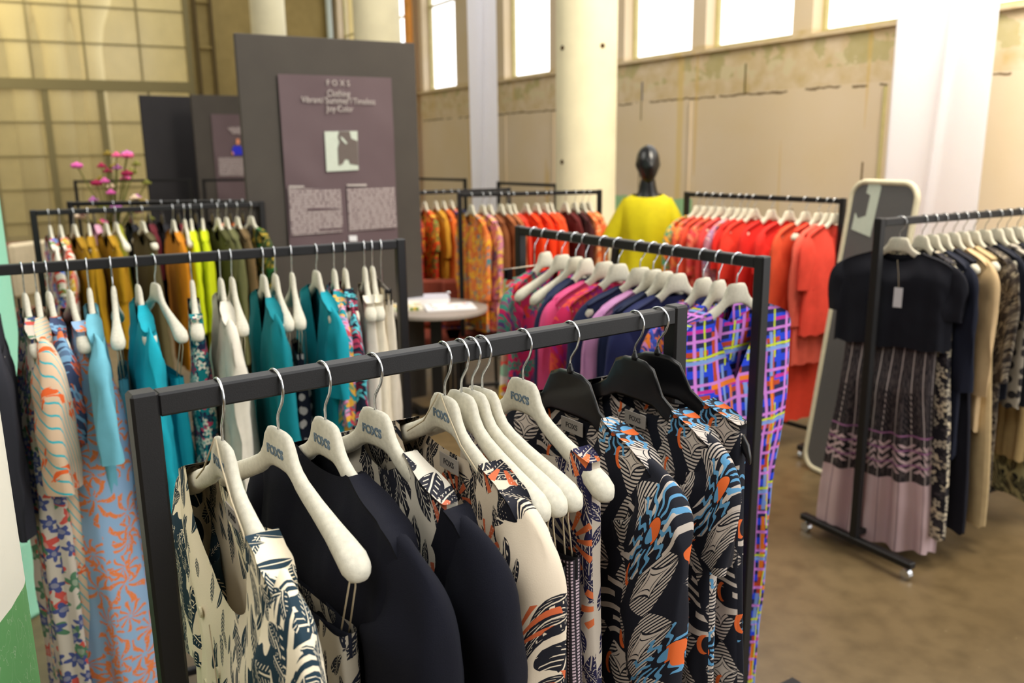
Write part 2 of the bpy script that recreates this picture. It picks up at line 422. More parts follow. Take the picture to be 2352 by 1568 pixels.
for px0, px1 in ((782, 826), (893, 944), (972, 1047), (1158, 1262), (1433, 1587), (1618, 1815), (1860, 2080)):
    op.append((s_of(px0), s_of(px1)))
pitch_ = op[-1][0]-op[-2][0]; op.append((op[-1][1]+.28, op[-1][1]+.28+1.0)); op.append((op[-1][1]+.28, op[-1][1]+1.3))
SILL, TOPZ = 2.74, 5.4
mb = MB(); wbox(mb, SC, S1, 0, .2, 0, SILL)
prev = SC
for s0, s1 in op:
    if s0-prev > .02: wbox(mb, prev, s0, 0, .2, SILL, TOPZ)
    prev = s1
wbox(mb, prev, S1, 0, .2, SILL, TOPZ); wbox(mb, SC, S1, 0, .2, TOPZ, TOPZ+.8)
struct(mb.build('wall_right', M_wall))
M_glass = mat('window_glass', lambda t: (255, 255, 255), .05)
nb = M_glass.node_tree; bs = nb.nodes['Principled BSDF']; tr = nb.nodes.new('ShaderNodeBsdfTransparent'); mx = nb.nodes.new('ShaderNodeMixShader'); mx.inputs[0].default_value = .06
nb.links.new(tr.outputs[0], mx.inputs[1]); nb.links.new(bs.outputs[0], mx.inputs[2]); nb.links.new(mx.outputs[0], nb.nodes['Material Output'].inputs[0])
for i, (s0, s1) in enumerate(op):
    fr = MB(); e = .035
    for q0, q1, z0, z1 in ((s0, s0+e, SILL, TOPZ), (s1-e, s1, SILL, TOPZ), (s0+e, s1-e, SILL, SILL+e), (s0+e, s1-e, TOPZ-e, TOPZ), (s0+e, s1-e, 4.02, 4.05)):
        wbox(fr, q0, q1, .12, .16, z0, z1)
    f = struct(fr.build('window_%d' % (i+1), M_frame))
    g = MB(); wbox(g, s0+e, s1-e, .137, .143, SILL+e, TOPZ-e); g.build('pane', M_glass, f)
sl = MB(); wbox(sl, SC, S1, -.05, 0, SILL-.04, SILL-.012); struct(sl.build('trim_1', M_wall))
# grooves of the wall panels: raised plaster strips
for k, px in enumerate((1100, 1160, 1272, 1590, 2040)):
    g = MB(); s = s_of(px); wbox(g, s-.012, s+.012, -.018, 0, .2, 2.26); struct(g.build('trim_%d' % (k+2), M_wall if k != 4 else M_frame))
# rusty downpipe near the corner and pale pipe at the corner
RUST = speckled('rusty_orange_paint', (206, 140, 66), .7, .18, 6)
tag(MB().tube([wp(s_of(957), -.12, 0), wp(s_of(957), -.12, 5.6)], .07, 14).build('downpipe', RUST, smooth=True), 'rusty orange downpipe running up the window wall beside the big board', 'pipe')
tag(MB().tube([wp(s_of(772)+.1, -.12, 0), wp(s_of(772)+.1, -.12, 5.6)], .06, 14).build('downpipe', speckled('pale_blue_paint', (196, 206, 200), .6), smooth=True), 'pale blue-grey downpipe in the corner by the glazed wall', 'pipe')
# end wall with interior glazing
EN = -W_DIR            # runs from the corner to the left
EO = -ALONG            # outward (away from camera)
ep0 = wp(SC, .32, 0)
erz = math.atan2(EN.y, EN.x)
def e_of(px):
    d = ray(px, 300); # solve ep0 + EN*e parallel to ray
    det = d.x*EN.y-d.y*EN.x; return (ep0.x*d.y-ep0.y*d.x)/(EN.y*d.x-EN.x*d.y)*-1 if False else -(ep0.x*d.y-ep0.y*d.x)/(EN.x*d.y-EN.y*d.x)
def epnt(e, n, z): q = ep0+EN*e+EO*n; return Vector((q.x, q.y, z))
def ebox(mb, e0, e1, n0, n1, z0, z1): mb.box(epnt((e0+e1)/2, (n0+n1)/2, (z0+z1)/2), (abs(e1-e0), abs(n1-n0), z1-z0), erz); return mb
def ez(px, py):          # height on the end wall seen at pixel (px, py)
    q = epnt(e_of(px), 0, 0); d = ray(px, py); k = math.hypot(q.x, q.y)/math.hypot(d.x, d.y); return H+d.z*k
e462, e0 = e_of(455), e_of(0)
EL = e0+1.6
M_end = speckled('ochre_plaster', (150, 132, 84), .9, .12, 5)
mb = MB(); ebox(mb, 0, e462, 0, .3, 0, 6.2); ebox(mb, e462, EL, 0, .3, 5.2, 6.2); struct(mb.build('wall_far', M_end))
for k, px in enumerate((470, 505)):
    g = MB(); e = e_of(px); ebox(g, e-.03, e+.03, -.06, 0, 0, 6.2); struct(g.build('trim_%d' % (k+8), speckled('dark_ochre', (86, 72, 42), .8)))
g = MB()
for py in (5, 110): ebox(g, e_of(505), e_of(470), -.05, 0, ez(490, py)-.02, ez(490, py)+.02)
struct(g.build('trim_10', M_end))
M_mull = speckled('olive_brown_mullion', (122, 112, 76), .6, .08)
tz0, tz1 = ez(200, 208), ez(200, 183)
fr = MB(); zr = []
ebox(fr, e462-.0, EL, -.05, .06, tz0, tz1)                       # transom
ebox(fr, e462-.0, e462+.09, -.05, .06, 0, 5.2)
dz = (ez(200, 281)-ez(200, 357))
zz = ez(200, 281)
while zz > .3:
    ebox(fr, e462, EL, -.015, .03, zz-.014, zz+.014); zz -= dz
zz = tz1+.62
while zz < 5.1:
    ebox(fr, e462, EL, -.015, .03, zz-.014, zz+.014); zz += .62
for px, wdt in ((340, .03), (215, .03), (92, .03), (-40, .03)):
    e = e_of(px); ebox(fr, e-wdt/2, e+wdt/2, -.02, .04, tz1, 5.2)
for px, wdt in ((350, .03), (240, .11), (113, .11), (-25, .11)):
    e = e_of(px); ebox(fr, e-wdt/2, e+wdt/2, -.04, .05, 0, tz0)
f = struct(fr.build('window_10', M_mull))
M_glz = mat('dusty_glass', lambda t: (198, 186, 140), .25, spec=.6)
nb = M_glz.node_tree; bs = nb.nodes['Principled BSDF']; tr = nb.nodes.new('ShaderNodeBsdfTransparent'); mx = nb.nodes.new('ShaderNodeMixShader'); mx.inputs[0].default_value = .28
nb.links.new(tr.outputs[0], mx.inputs[1]); nb.links.new(bs.outputs[0], mx.inputs[2]); nb.links.new(mx.outputs[0], nb.nodes['Material Output'].inputs[0])
g = MB(); ebox(g, e462+.05, EL, .005, .011, 0, 5.2); g.build('pane', M_glz, f)
# next hall seen through the glazing
M_hall = speckled('warm_hall_plaster', (206, 186, 124), .9, .1, 3)
g = MB(); ebox(g, -3, EL+6, 5.0, 5.2, 0, 6.5); struct(g.build('wall_next_hall', M_hall))
for k, px in enumerate((60, 150, 262, 330, 400)):
    e = e_of(px)*1.28; c = epnt(e, 3.2, 0)
    q = tag(MB().lathe([(.26, 0), (.22, 3.9), (.3, 4.4), (.5, 4.9), (.5, 5.2)], c, 24).build('column', speckled('pale_hall_paint', (232, 214, 158), .7), smooth=True),
        ['leftmost pale column in the next hall behind the glazing', 'second pale column from the left behind the glazing', 'middle pale column behind the glazing', 'pale column behind the glazing left of the plain dark board', 'rightmost pale column behind the glazing'][k], 'column', 'columns in the next hall')
arch = MB(); ce, ra = e_of(30)*1.38, 1.35
pts = [epnt(ce+ra*math.cos(PI*i/24), 4.6, .95+ra*math.sin(PI*i/24)) for i in range(25)]
arch.tube([epnt(ce+ra, 4.6, 0)]+pts+[epnt(ce-ra, 4.6, 0)], .13, 8); tag(arch.build('arch', speckled('grey_arch_stone', (150, 134, 100), .9), smooth=True), 'round stone arch in the next hall behind the glazing', 'arch')
# round columns
M_col = speckled('cream_column_paint', (224, 216, 184), .6, .07, 4)
def column(cx, cy, r, label, mt=None, capz=6):
    return tag(MB().lathe([(r+.02, 0), (r+.02, .02), (r, .03), (r, 1.5), (r, 3), (r, capz)], (cx, cy, 0), 48).build('column', mt or M_col, smooth=True), label, 'column')
c = D(1346, 300, 7.4); cl1 = column(c.x, c.y, .252, 'large round cream column left of the mannequin')
for px, py in ((1292, 110), (1291, 372), (1384, 105)):
    d = ray(px, py); a = math.hypot(d.x, d.y); bx, by_ = d.x/a, d.y/a; tt_ = c.x*bx+c.y*by_; off = (c.x*c.x+c.y*c.y)-tt_*tt_; q = tt_-math.sqrt(max(.252**2-off, 0))
    hp = Vector((bx*q, by_*q, H+d.z/a*q)); nn = Vector((hp.x-c.x, hp.y-c.y, 0)).normalized()
    MB().tube([hp-nn*.01, hp+nn*.004], .020, 12).build('bolt_hole', speckled('dark_rust', (70, 48, 24), .9), cl1)
c = D(865, 40, 10.3); column(c.x, c.y, .265, 'round cream column rising behind the big board, right one')
c = D(615, 40, 12.6); column(c.x, c.y, .235, 'round cream column rising behind the big board, left one')
def two(c1, c2, zs, rough=.6):
    def fn(t):
        x, y, z = oxyz(t); n = noi(x, y, 3, 4, z); col = mix(c1, c2, z < zs+(noi(x, y, 4, 2)-.5)*.12)
        cr_ = noi(x*2, y*2, 14, 3, z); return mix(col, (214, 210, 196), (abs(cr_-.5) < .003)*.25)
    return mat('two_tone_old_paint', fn, rough, bump=.4, bscale=30)
q = P(36, 715, .9); 
def edge_col(px, py, dist, r):
    e = ray(px, py); a = math.atan2(e.x, e.y)-math.asin(r/dist); return dist*math.sin(a), dist*math.cos(a)
ex, ey = edge_col(0, 942, 1.55, .262); zb_ = P(50, 1330, .5); e_ = ray(45, 1330); zb_ = H+e_.z/math.hypot(e_.x, e_.y)*1.53
column(ex, ey, .262, 'nearest column at the left edge, cracked white over green paint', two((226, 222, 206), (96, 150, 92), zb_))
ex, ey = edge_col(0, 465, 3.9, .26)
column(ex, ey, .26, 'mint green column at the left edge behind the turquoise rack', two((140, 200, 172), (130, 188, 160), .3))
# ------------------------------------------------------------------ cloth banners
def f_ban(t): return (244, 244, 250)
M_ban = mat('white_voile', f_ban, .9)
nb = M_ban.node_tree; bs = nb.nodes['Principled BSDF']; tl = nb.nodes.new('ShaderNodeBsdfTranslucent'); tl.inputs[0].default_value = (.95, .95, 1, 1); mx = nb.nodes.new('ShaderNodeMixShader'); mx.inputs[0].default_value = .7
nb.links.new(bs.outputs[0], mx.inputs[1]); nb.links.new(tl.outputs[0], mx.inputs[2]); nb.links.new(mx.outputs[0], nb.nodes['Material Output'].inputs[0])
def banner(pl, pr_, d0, d1, z0, z1, label, seed):
    a, b = D(pl, 300, d0), D(pr_, 300, d1); mb = MB(); n, mrows = 40, 30
    dn = Vector((b.y-a.y, a.x-b.x, 0)).normalized()
    for j in range(mrows+1):
        z = z1+(z0-z1)*j/mrows; t0 = j/mrows
        for i in range(n+1):
            u = i/n; q = a.lerp(b, .5+(u-.5)*(1-.06*t0)); q.z = z
            q += dn*(.03*math.sin(u*7+seed+t0*1.5)+.05*math.exp(-((u-.75+.35*t0)/.05)**2))*(0.4+.6*t0); mb.v.append(tuple(q))
    for j in range(mrows):
        for i in range(n): k = j*(n+1)+i; mb.f.append((k, k+1, k+n+2, k+n+1))
    o = mb.build('banner', M_ban, smooth=True); s = o.modifiers.new('s', 'SOLIDIFY'); s.thickness = .002
    return tag(o, label, 'banner')
banner(2040, 2272, 5.7, 5.2, .7, 4.6, 'wide white cloth banner hanging beside the right rack', 1)
banner(1079, 1144, 9.3, 9.15, .3, 5.2, 'narrow white cloth banner hanging left of the big column', 2)
# ------------------------------------------------------------------ display boards and posters
M_board = speckled('dark_grey_board', (68, 63, 58), .7, .08, 5)
M_board2 = speckled('charcoal_board', (46, 44, 46), .7, .08, 5)
def f_poster(t):
    x, y, z = oxyz(t); n = noi(x, z, 3, 3, y); return mix((86, 70, 74), (98, 82, 86), n)
M_post = mat('creased_plum_paper', f_poster, .6)
M_ink = speckled('pale_print', (176, 168, 164), .8, .04)
def f_text(t):
    x, y, z = oxyz(t); l = sin(z*330) > -.2; wds = noi(x*60, E.op('FLOOR', z*52.5), 1.0, 2) > .44
    return mix((108, 92, 96), (168, 158, 156), l & wds)
M_text = mat('small_printed_text', f_text, .8)
_tc = {}
def text_mesh(s, size, thick=.0006, bold=0, width=None):
    k = (s, size, thick, bold, width)
    if k not in _tc:
        cu = bpy.data.curves.new('t', 'FONT'); cu.body = s; cu.size = size; cu.extrude = thick; cu.align_x = 'CENTER'; cu.align_y = 'CENTER'; cu.offset = bold; cu.resolution_u = 3
        o = bpy.data.objects.new('t', cu); C.objects.link(o); dg = bpy.context.evaluated_depsgraph_get()
        me = bpy.data.meshes.new_from_object(o.evaluated_get(dg)); bpy.data.objects.remove(o)
        if width:
            xs = [v.co.x for v in me.vertices]; f_ = width/(max(xs)-min(xs))
            for v in me.vertices: v.co.x *= f_
        _tc[k] = me
    return _tc[k]
def text(s, size, m_, parent, loc, rot, name='lettering', thick=.0006, bold=0, width=None):
    me = text_mesh(s, size, thick, bold, width)
    if not me.materials: me.materials.append(m_)
    o = bpy.data.objects.new(name, me); C.objects.link(o); o.parent = parent; o.location = loc; o.rotation_euler = rot; return o
def board(name, label, pl, yl, prx, yr, dl, top=2.6, mt=None):
    a = D(pl, 300, dl); a.z = 0; d = ray(prx, yr)
    # right end at the distance where the top height meets its row
    A = P(pl, yl, top); B = P(prx, yr, top); A.z = B.z = 0
    if dl: 
        A = D(pl, 300, dl); top = H+(ray(pl, yl)/ray(pl, yl).y).z*dl; B = P(prx, yr, top); A.z = B.z = 0
    wdt = (B-A).length; rz = math.atan2(B.y-A.y, B.x-A.x)
    t = thing(name, label, 'display board', A, rz)
    MB().box((wdt/2, .02, top/2+.04), (wdt, .04, top-.08), 0, .004).build('panel', mt or M_board, t)
    mbb = MB()
    for x in (.12, wdt-.12): MB().box((x, .02, .02), (.06, .4, .04)).build('foot', STEEL, t)
    return t, wdt, top, A, rz
def on_board(A, rz, px, py):
    dx = Vector((math.cos(rz), math.sin(rz))); d = ray(px, py)
    # solve A + dx*x = d*k
    det = dx.x*(-d.y)-dx.y*(-d.x); x = (-A.x*-d.y+A.y*-d.x)/det; k = (A.y+dx.y*x)/d.y; return x, H+d.z*k
t, wdt, top, A, rz = board('display_board', 'big dark grey board with plum poster of white text, centre left', 556, 75, 953, 99, 5.35)
def poster(t, A, rz, x0, y0, x1, y1, name='poster'):
    xa, za = on_board(A, rz, x0, y0); xb, zb = on_board(A, rz, x1, y1)
    n = 20; mb = MB()
    for j in range(n+1):
        for i in range(n+1):
            x = xa+(xb-xa)*i/n; z = za+(zb-za)*j/n
            y = -.016-.007*noise.noise(Vector((x*4+z*3, z*3, 1)))-.004*abs(noise.noise(Vector(((x+z)*7, (x-z)*2, 5)))); mb.v.append((x, y, z))
    for j in range(n):
        for i in range(n): k = j*(n+1)+i; mb.f.append((k, k+n+1, k+n+2, k+1))
    o = mb.build(name, M_post, t, smooth=True); return o
po = poster(t, A, rz, 636, 170, 912, 553)
def bt(s, px, py, size, wpx=None):
    x, z = on_board(A, rz, px, py); xw = None
    if wpx: xw = on_board(A, rz, px+wpx/2, py)[0]-on_board(A, rz, px-wpx/2, py)[0]
    text(s, size, M_ink, po, (x, -.030, z), (PI/2, 0, 0), 'heading', .001, 0, xw)
bt('F O X S', 773, 192, .05, 52); bt('Clothing', 774, 216, .06, 52); bt('Vibrant', 712, 230, .055, 46); bt('/', 738, 231, .05); bt('Summer', 771, 232, .06, 54); bt('/', 803, 233, .05); bt('Timeless', 833, 234, .055, 50); bt('Joy', 757, 250, .055, 22); bt('/', 772, 250, .05); bt('Color', 790, 251, .055, 34)
def flat(t, A, rz, pts, m_, name, y=-.028, z_th=.002, parent=None):
    q = [on_board(A, rz, a, b) for a, b in pts]; mb = MB(); n = len(q)
    mb.v = [(x, y, z) for x, z in q]+[(x, y+z_th, z) for x, z in q]; mb.f = [tuple(range(n)), tuple(range(2*n-1, n-1, -1))]+[(i, (i+1) % n, n+(i+1) % n, n+i) for i in range(n)]
    return mb.build(name, m_, parent or t)
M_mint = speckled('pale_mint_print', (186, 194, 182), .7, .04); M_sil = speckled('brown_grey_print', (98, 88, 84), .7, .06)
pic = flat(t, A, rz, [(742, 302), (817, 301), (820, 390), (747, 394)], M_mint, 'picture', parent=po)
flat(t, A, rz, [(775, 302), (799, 302), (803, 318), (817, 324), (819, 379), (800, 376), (797, 366), (788, 366), (784, 376), (774, 380), (772, 340), (776, 326), (772, 315)], M_sil, 'printed_figure', y=-.031, parent=pic)
flat(t, A, rz, [(777, 313), (784, 317), (793, 328), (791, 332), (781, 322)], M_mint, 'printed_arm', y=-.034, parent=pic)
for q in ([(659, 432), (779, 434), (785, 531), (666, 540)], [(793, 432), (902, 430), (908, 522), (799, 530)]):
    flat(t, A, rz, q, M_text, 'text_block', parent=po)
for q in ([(660, 426), (695, 426), (695, 430), (660, 430)], [(793, 423), (838, 422), (838, 427), (793, 427)], [(702, 478), (778, 478), (778, 481), (702, 482)], [(730, 524), (783, 522), (783, 525), (730, 528)]):
    flat(t, A, rz, q, M_ink if q[0][1] < 440 else M_post, 'text_rule', y=-.031, parent=po)
flat(t, A, rz, [(798, 540), (816, 540), (817, 553), (799, 553)], TAGM, 'small_card', parent=po)
t, wdt, top, A, rz = board('display_board', 'dark grey board with small blue-suited figure poster, left of big board', 445, 217, 640, 222, 10.9)
po2 = poster(t, A, rz, 483, 262, 590, 470)
M_blue = speckled('blue_print', (38, 44, 190), .7, .1); M_skin = speckled('skin_print', (214, 140, 104), .7, .05)
pp = flat(t, A, rz, [(534, 335), (551, 335), (558, 350), (556, 356), (533, 356), (531, 350)], M_blue, 'printed_figure', y=-.031, parent=po2)
flat(t, A, rz, [(541, 319), (547, 319), (549, 327), (545, 333), (541, 330)], M_skin, 'printed_face', y=-.034, parent=pp)
for q in ([(530, 348), (535, 350), (535, 355), (531, 355)], [(555, 348), (560, 348), (561, 354), (556, 354)]): flat(t, A, rz, q, M_skin, 'printed_hand', y=-.034, parent=pp)
flat(t, A, rz, [(553, 264), (561, 264), (562, 285), (554, 285)], M_ink, 'heading', parent=po2)
flat(t, A, rz, [(520, 293), (566, 291), (567, 310), (533, 308)], M_text, 'text_block', parent=po2)
flat(t, A, rz, [(500, 362), (575, 362), (578, 404), (502, 404)], M_text, 'text_block', parent=po2)
board('display_board', 'plain charcoal board leftmost of the three boards', 328, 218, 447, 222, 11.2, mt=M_board2)
# ------------------------------------------------------------------ racks
BH = 1.515
RK = {}
def rack(key, a, b, label, ea=0, eb=0, sz=.032, posts=(1, 1), h=BH, foot=.5, group=None):
    """a, b: pixels of the two upper ends of the bar; ea, eb extend it beyond them"""
    A, B = P(a[0], a[1], h), P(b[0], b[1], h); u = (B-A).normalized(); A = A-u*ea; B = B+u*eb; L = (B-A).length; rz = math.atan2(u.y, u.x)
    t = thing('clothes_rack', label, 'clothes rack', (A.x, A.y, 0), rz, group)
    MB().box((L/2, 0, h-sz/2), (L-sz, sz, sz), 0, .003).build('top_bar', STEEL, t)
    for k, x in enumerate((0, L)):
        ps = sz*1.1
        MB().box((x, 0, (h+.003+.07)/2), (ps, ps, h+.003-.07), 0, .004).build('post', STEEL, t)
        f = MB().box((x, 0, .07), (.04, foot*1.1, .03), 0, .004).build('foot', STEEL, t)
        for y in (-foot/2, foot/2):
            MB().tube([(x-.012, y, .0235), (x+.012, y, .0235)], .0235, 12).tube([(x, y, .04), (x, y, .056)], .008, 6).build('caster', CHROME, f, smooth=False)
    MB().box((L/2, 0, .10), (L-sz, sz*.8, sz*.8), 0, .003).build('lower_bar', STEEL, t)
    n = Vector((u.y, -u.x, 0))
    if n.y > 0: n = -n
    RK[key] = (A, u, n, L, h); return t
rack('F', (325, 903), (1553, 703), 'nearest black square-tube clothes rack across the foreground')
rack('L', (0, 608), (918, 550), 'black clothes rack of turquoise and cream clothes at left', ea=.35, sz=.03)
rack('M', (1195, 520), (1752, 590), 'black clothes rack of pink, navy and plaid clothes in the middle', sz=.032)
rack('R', (2022, 502), (2352, 478), 'black clothes rack of navy and beige clothes at right', eb=.65, sz=.032, foot=.55)
rack('C', (1578, 441), (1937, 456), 'black clothes rack of coral and red clothes by the wall', sz=.03)
rack('O', (1055, 443), (1377, 436), 'black clothes rack of orange and brown clothes left of mannequin', sz=.03)
rack('U', (75, 483), (600, 463), 'black clothes rack of mustard and lime clothes behind turquoise one', sz=.03)
rack('B', (160, 463), (597, 458), 'black clothes rack of dark clothes behind the mustard rack', sz=.03, h=1.5)
rack('Q', (820, 443), (1168, 431), 'black clothes rack of red floral dresses beside the big board', sz=.03, h=1.5)
rack('X', (172, 414), (436, 410), 'thin black rack beside the flowers in front of the glazing', sz=.03, h=1.5)
rack('Y', (467, 411), (640, 409), 'thin black rack in front of the small figure poster', sz=.03, h=1.5)
rack('Z', (1145, 417), (1277, 422), 'short empty black rack before the wall left of the big column', sz=.03, h=1.49)
rack('V', (950, 407), (1068, 410), 'short black rack at the far wall right of the big board', sz=.03, h=1.5)
# ------------------------------------------------------------------ hangers
HP = [(0, 0, -.060, .016), (.02, 0, -.061, .016), (.031, -.002, -.064, .016), (.038, -.010, -.067, .016), (.046, -.030, -.071, .016), (.057, -.045, -.079, .017),
      (.075, -.057, -.089, .018), (.11, -.073, -.105, .021), (.15, -.089, -.123, .027), (.182, -.102, -.139, .035), (.203, -.112, -.150, .040), (.216, -.122, -.153, .036), (.223, -.130, -.150, .022), (.2255, -.137, -.143, .006)]
BP = [(0, 0, -.085, .006), (.03, -.002, -.085, .006), (.055, -.012, -.086, .006), (.068, -.034, -.09, .006), (.082, -.058, -.098, .006), (.11, -.075, -.107, .007),
      (.15, -.093, -.121, .008), (.18, -.105, -.135, .009), (.2, -.118, -.150, .010), (.212, -.135, -.165, .010), (.217, -.155, -.172, .008), (.218, -.163, -.17, .003)]
def hanger_mesh(tab, n=14, p=.75):
    st = [(-x, a, b, t) for x, a, b, t in tab[::-1]]+[r for r in tab[1:]]; rings = []
    for x, a, b, t in st:
        c, h = (a+b)/2, (a-b)/2
        rings.append([(x, t/2*math.copysign(abs(math.cos(q))**p, math.cos(q)), c+h*math.copysign(abs(math.sin(q))**p, math.sin(q))) for q in [2*PI*k/n for k in range(n)]])
    return MB().loft(rings).me('hanger_body')
def hook_mesh(r=.0022, seg=8):
    pts = [(-.023, 0, .055)]
    R = .0245; cz = .0885-R
    for i in range(0, 13): a = PI-PI*i/12*1.12; pts.append((R*math.cos(a), 0, cz+R*math.sin(a)))
    pts += [(.0185, 0, .044), (.010, 0, .033), (.003, 0, .024), (0, 0, .016), (0, 0, .006), (0, 0, -.012)]
    pts[0] = (-R+.001, 0, cz-.008)
    return MB().tube(pts, r, seg).me('hook')
HM, HK, HKF = hanger_mesh(HP), hook_mesh(), hook_mesh(.0024, 6)
BM = hanger_mesh(BP, 10, .5)
for me_, m_ in ((HM, HANG), (HK, CHROME), (HKF, CHROME), (BM, BLACKP)):
    me_.materials.append(m_); me_.polygons.foreach_set('use_smooth', [True]*len(me_.polygons))
def part(name, me, parent, loc=(0, 0, 0), rot=(0, 0, 0)):
    o = bpy.data.objects.new(name, me); C.objects.link(o); o.parent = parent; o.location = loc; o.rotation_euler = rot; return o
NECK = .088
def neck_pt(key, px):
    A, u, n, L, h = RK[key]; lo, hi = -.6, L+.6
    for _ in range(40):
        md = (lo+hi)/2; x = pr(A+u*md-Vector((0, 0, NECK)))[0]
        if (x < px) == (u.x > 0): lo = md
        else: hi = md
    return A+u*md+Vector((0, 0, .003-NECK))
def hang_yaw(key, p, endx, default=0):
    A, u, n, L, h = RK[key]; best = None
    if endx is None: a = math.radians(default)
    else:
        for k in range(-80, 81):
            q = math.radians(k); d = n*math.cos(q)+u*math.sin(q); e = abs(pr(p+d*.215-Vector((0, 0, .13)))[0]-endx)+abs(k)*.05
            if best is None or e < best[0]: best = (e, q)
        a = best[1]
    d = n*math.cos(a)+u*math.sin(a)
    if d.y*p.x-d.x*p.y > 0: d = -d      # fronts face the aisle
    return math.atan2(d.y, d.x)
def hanger(key, p, rz, label, style='cream', logo=False, far=False, group=None):
    black = style == 'black'
    if len(label.split()) > 16: label = label.replace('hanger holding the', 'hanger with the').replace(' with ', ' of ', 1) if False else label.replace(' holding the', ' for')
    t = thing('clothes_hanger', label, 'hanger', p, rz, group)
    part('hanger_body', BM if black else HM, t); part('hook', HKF if far else HK, t)
    if black: MB().lathe([(.006, -.006), (.007, .0), (.004, .006), (.003, .012)], n=10).build('hook_collar', BLACKP, t, smooth=True)
    if logo:
        s = -1 if RK[key][1].x > 0 else 1       # face towards the camera
        text("FOX'S", .0185, LOGO, t, (0, -.0082, -.033), (PI/2, 0, 0), 'printed_lettering', .0006, .0007, .053)
    return t
# ------------------------------------------------------------------ garments
ARM = [(0, .0), (.031, -.001), (.046, -.027), (.057, -.042), (.075, -.054), (.11, -.070), (.15, -.086), (.182, -.099), (.203, -.109), (.216, -.119), (.226, -.135), (.25, -.18), (.3, -.27)]
def armz(x): return interp(ARM, abs(x))+.004+.004*sm(.1, .17, abs(x))
def wrap_uv(me, uvl, uv, per):
    for p_ in me.polygons:
        us = [uv[vi][0] for vi in p_.vertices]; mn = min(us)
        if max(us)-mn > per*.08 and len(set(round(me.vertices[vi].co.z, 5) for vi in p_.vertices)) < 3: us = None
        for li, vi in zip(p_.loop_indices, p_.vertices):
            u = uv[vi][0]; uvl.data[li].uv = (me.vertices[vi].co.x, me.vertices[vi].co.z+me.vertices[vi].co.y) if us is None else (u-per if (u-mn > per*.4) else u, uv[vi][1])
def gmesh(W=.21, L=.65, hem=.24, t=.035, nw=.085, nf=.09, nb=.02, A=.01, k=9, seed=0, nu=72, nv=36, waist=None, square=False, vneck=False, ztop=None, topw=None):
    mb = MB(); uv = []; rings = []; w0 = W
    ph = [seed*1.7, seed*2.9+1, seed*.7+2, seed*4.1]
    bp = [(math.copysign(abs(math.cos(2*PI*i/nu))**.85, math.cos(2*PI*i/nu))*(w0+hem)/2, math.copysign(abs(math.sin(2*PI*i/nu))**.6, math.sin(2*PI*i/nu))*t) for i in range(nu+1)]
    cu = [0]
    for a_, b_ in zip(bp, bp[1:]): cu.append(cu[-1]+math.dist(a_, b_))
    cf = cu[nu*3//4]
    for j in range(nv+1):
        v = j/nv; ring = []
        wv = w0+(hem-w0)*sm(0, 1, v)
        if waist: wv += waist*math.exp(-((v-.42)/.15)**2)
        for i in range(nu):
            a = 2*PI*i/nu; c, s = math.cos(a), math.sin(a); c = math.copysign(abs(c)**.85, c); x0 = w0*c; front = s < 0
            if ztop is not None: zt = ztop
            else:
                zt = armz(x0)
                if abs(x0) < nw:
                    d = nf if front else nb; q = abs(x0)/nw
                    zt = armz(nw)-d*((1-q) if vneck else ((1-q**4) if square else math.sqrt(1-q*q)))
            z = zt+(-L-zt)*v
            t_0 = .012+.012*sm(.07, .16, abs(x0))+.004*sm(.18, .2, abs(x0)); tt = t_0+(max(t, t_0)-t_0)*sm(0, .25, v)
            x = c*wv
            amp = A*sm(.02, .7, v)
            f = math.sin(k*c*1.6+ph[0]+(ph[3] if front else 0)+.8*noise.noise(Vector((z*2.2, seed, 0))))*.6+math.sin(k*2.3*c+ph[1]+z*2)*.4
            y = math.copysign(abs(s)**(.42+.18*sm(0, .4, v)), s)*tt+amp*f*min(1, abs(s)*2.5)
            x += amp*.6*math.sin(k*a*.5+ph[2])
            nn = (1.5 if nu > 100 else 1)*noise.noise(Vector((x*9, z*7+seed*5, s*2)))*.5+noise.noise(Vector((x*22+z*9, z*14+seed*5, s*2)))*.25
            y += nn*.012*min(1, abs(s)*2)*sm(0, .15, v)
            z += .006*math.sin(k*a+ph[1])*v
            ring.append((x, y, z)); uv.append((cu[i]-cf, z))
        rings.append(ring)
    mb.loft(rings, cap=False)
    if ztop is None:       # close the shoulders over the hanger
        for i in range(nu//2):
            c0, c1 = [math.copysign(abs(math.cos(2*PI*q/nu))**.85, math.cos(2*PI*q/nu))*w0 for q in (i, i+1)]
            if min(abs(c0), abs(c1)) >= nw and c0*c1 > 0: mb.f.append(tuple(dict.fromkeys((i, i+1, nu-i-1, (nu-i) % nu))))
    me = mb.me('fabric')
    uvl = me.uv_layers.new(name='UVMap')
    wrap_uv(me, uvl, uv, cu[-1]); return me
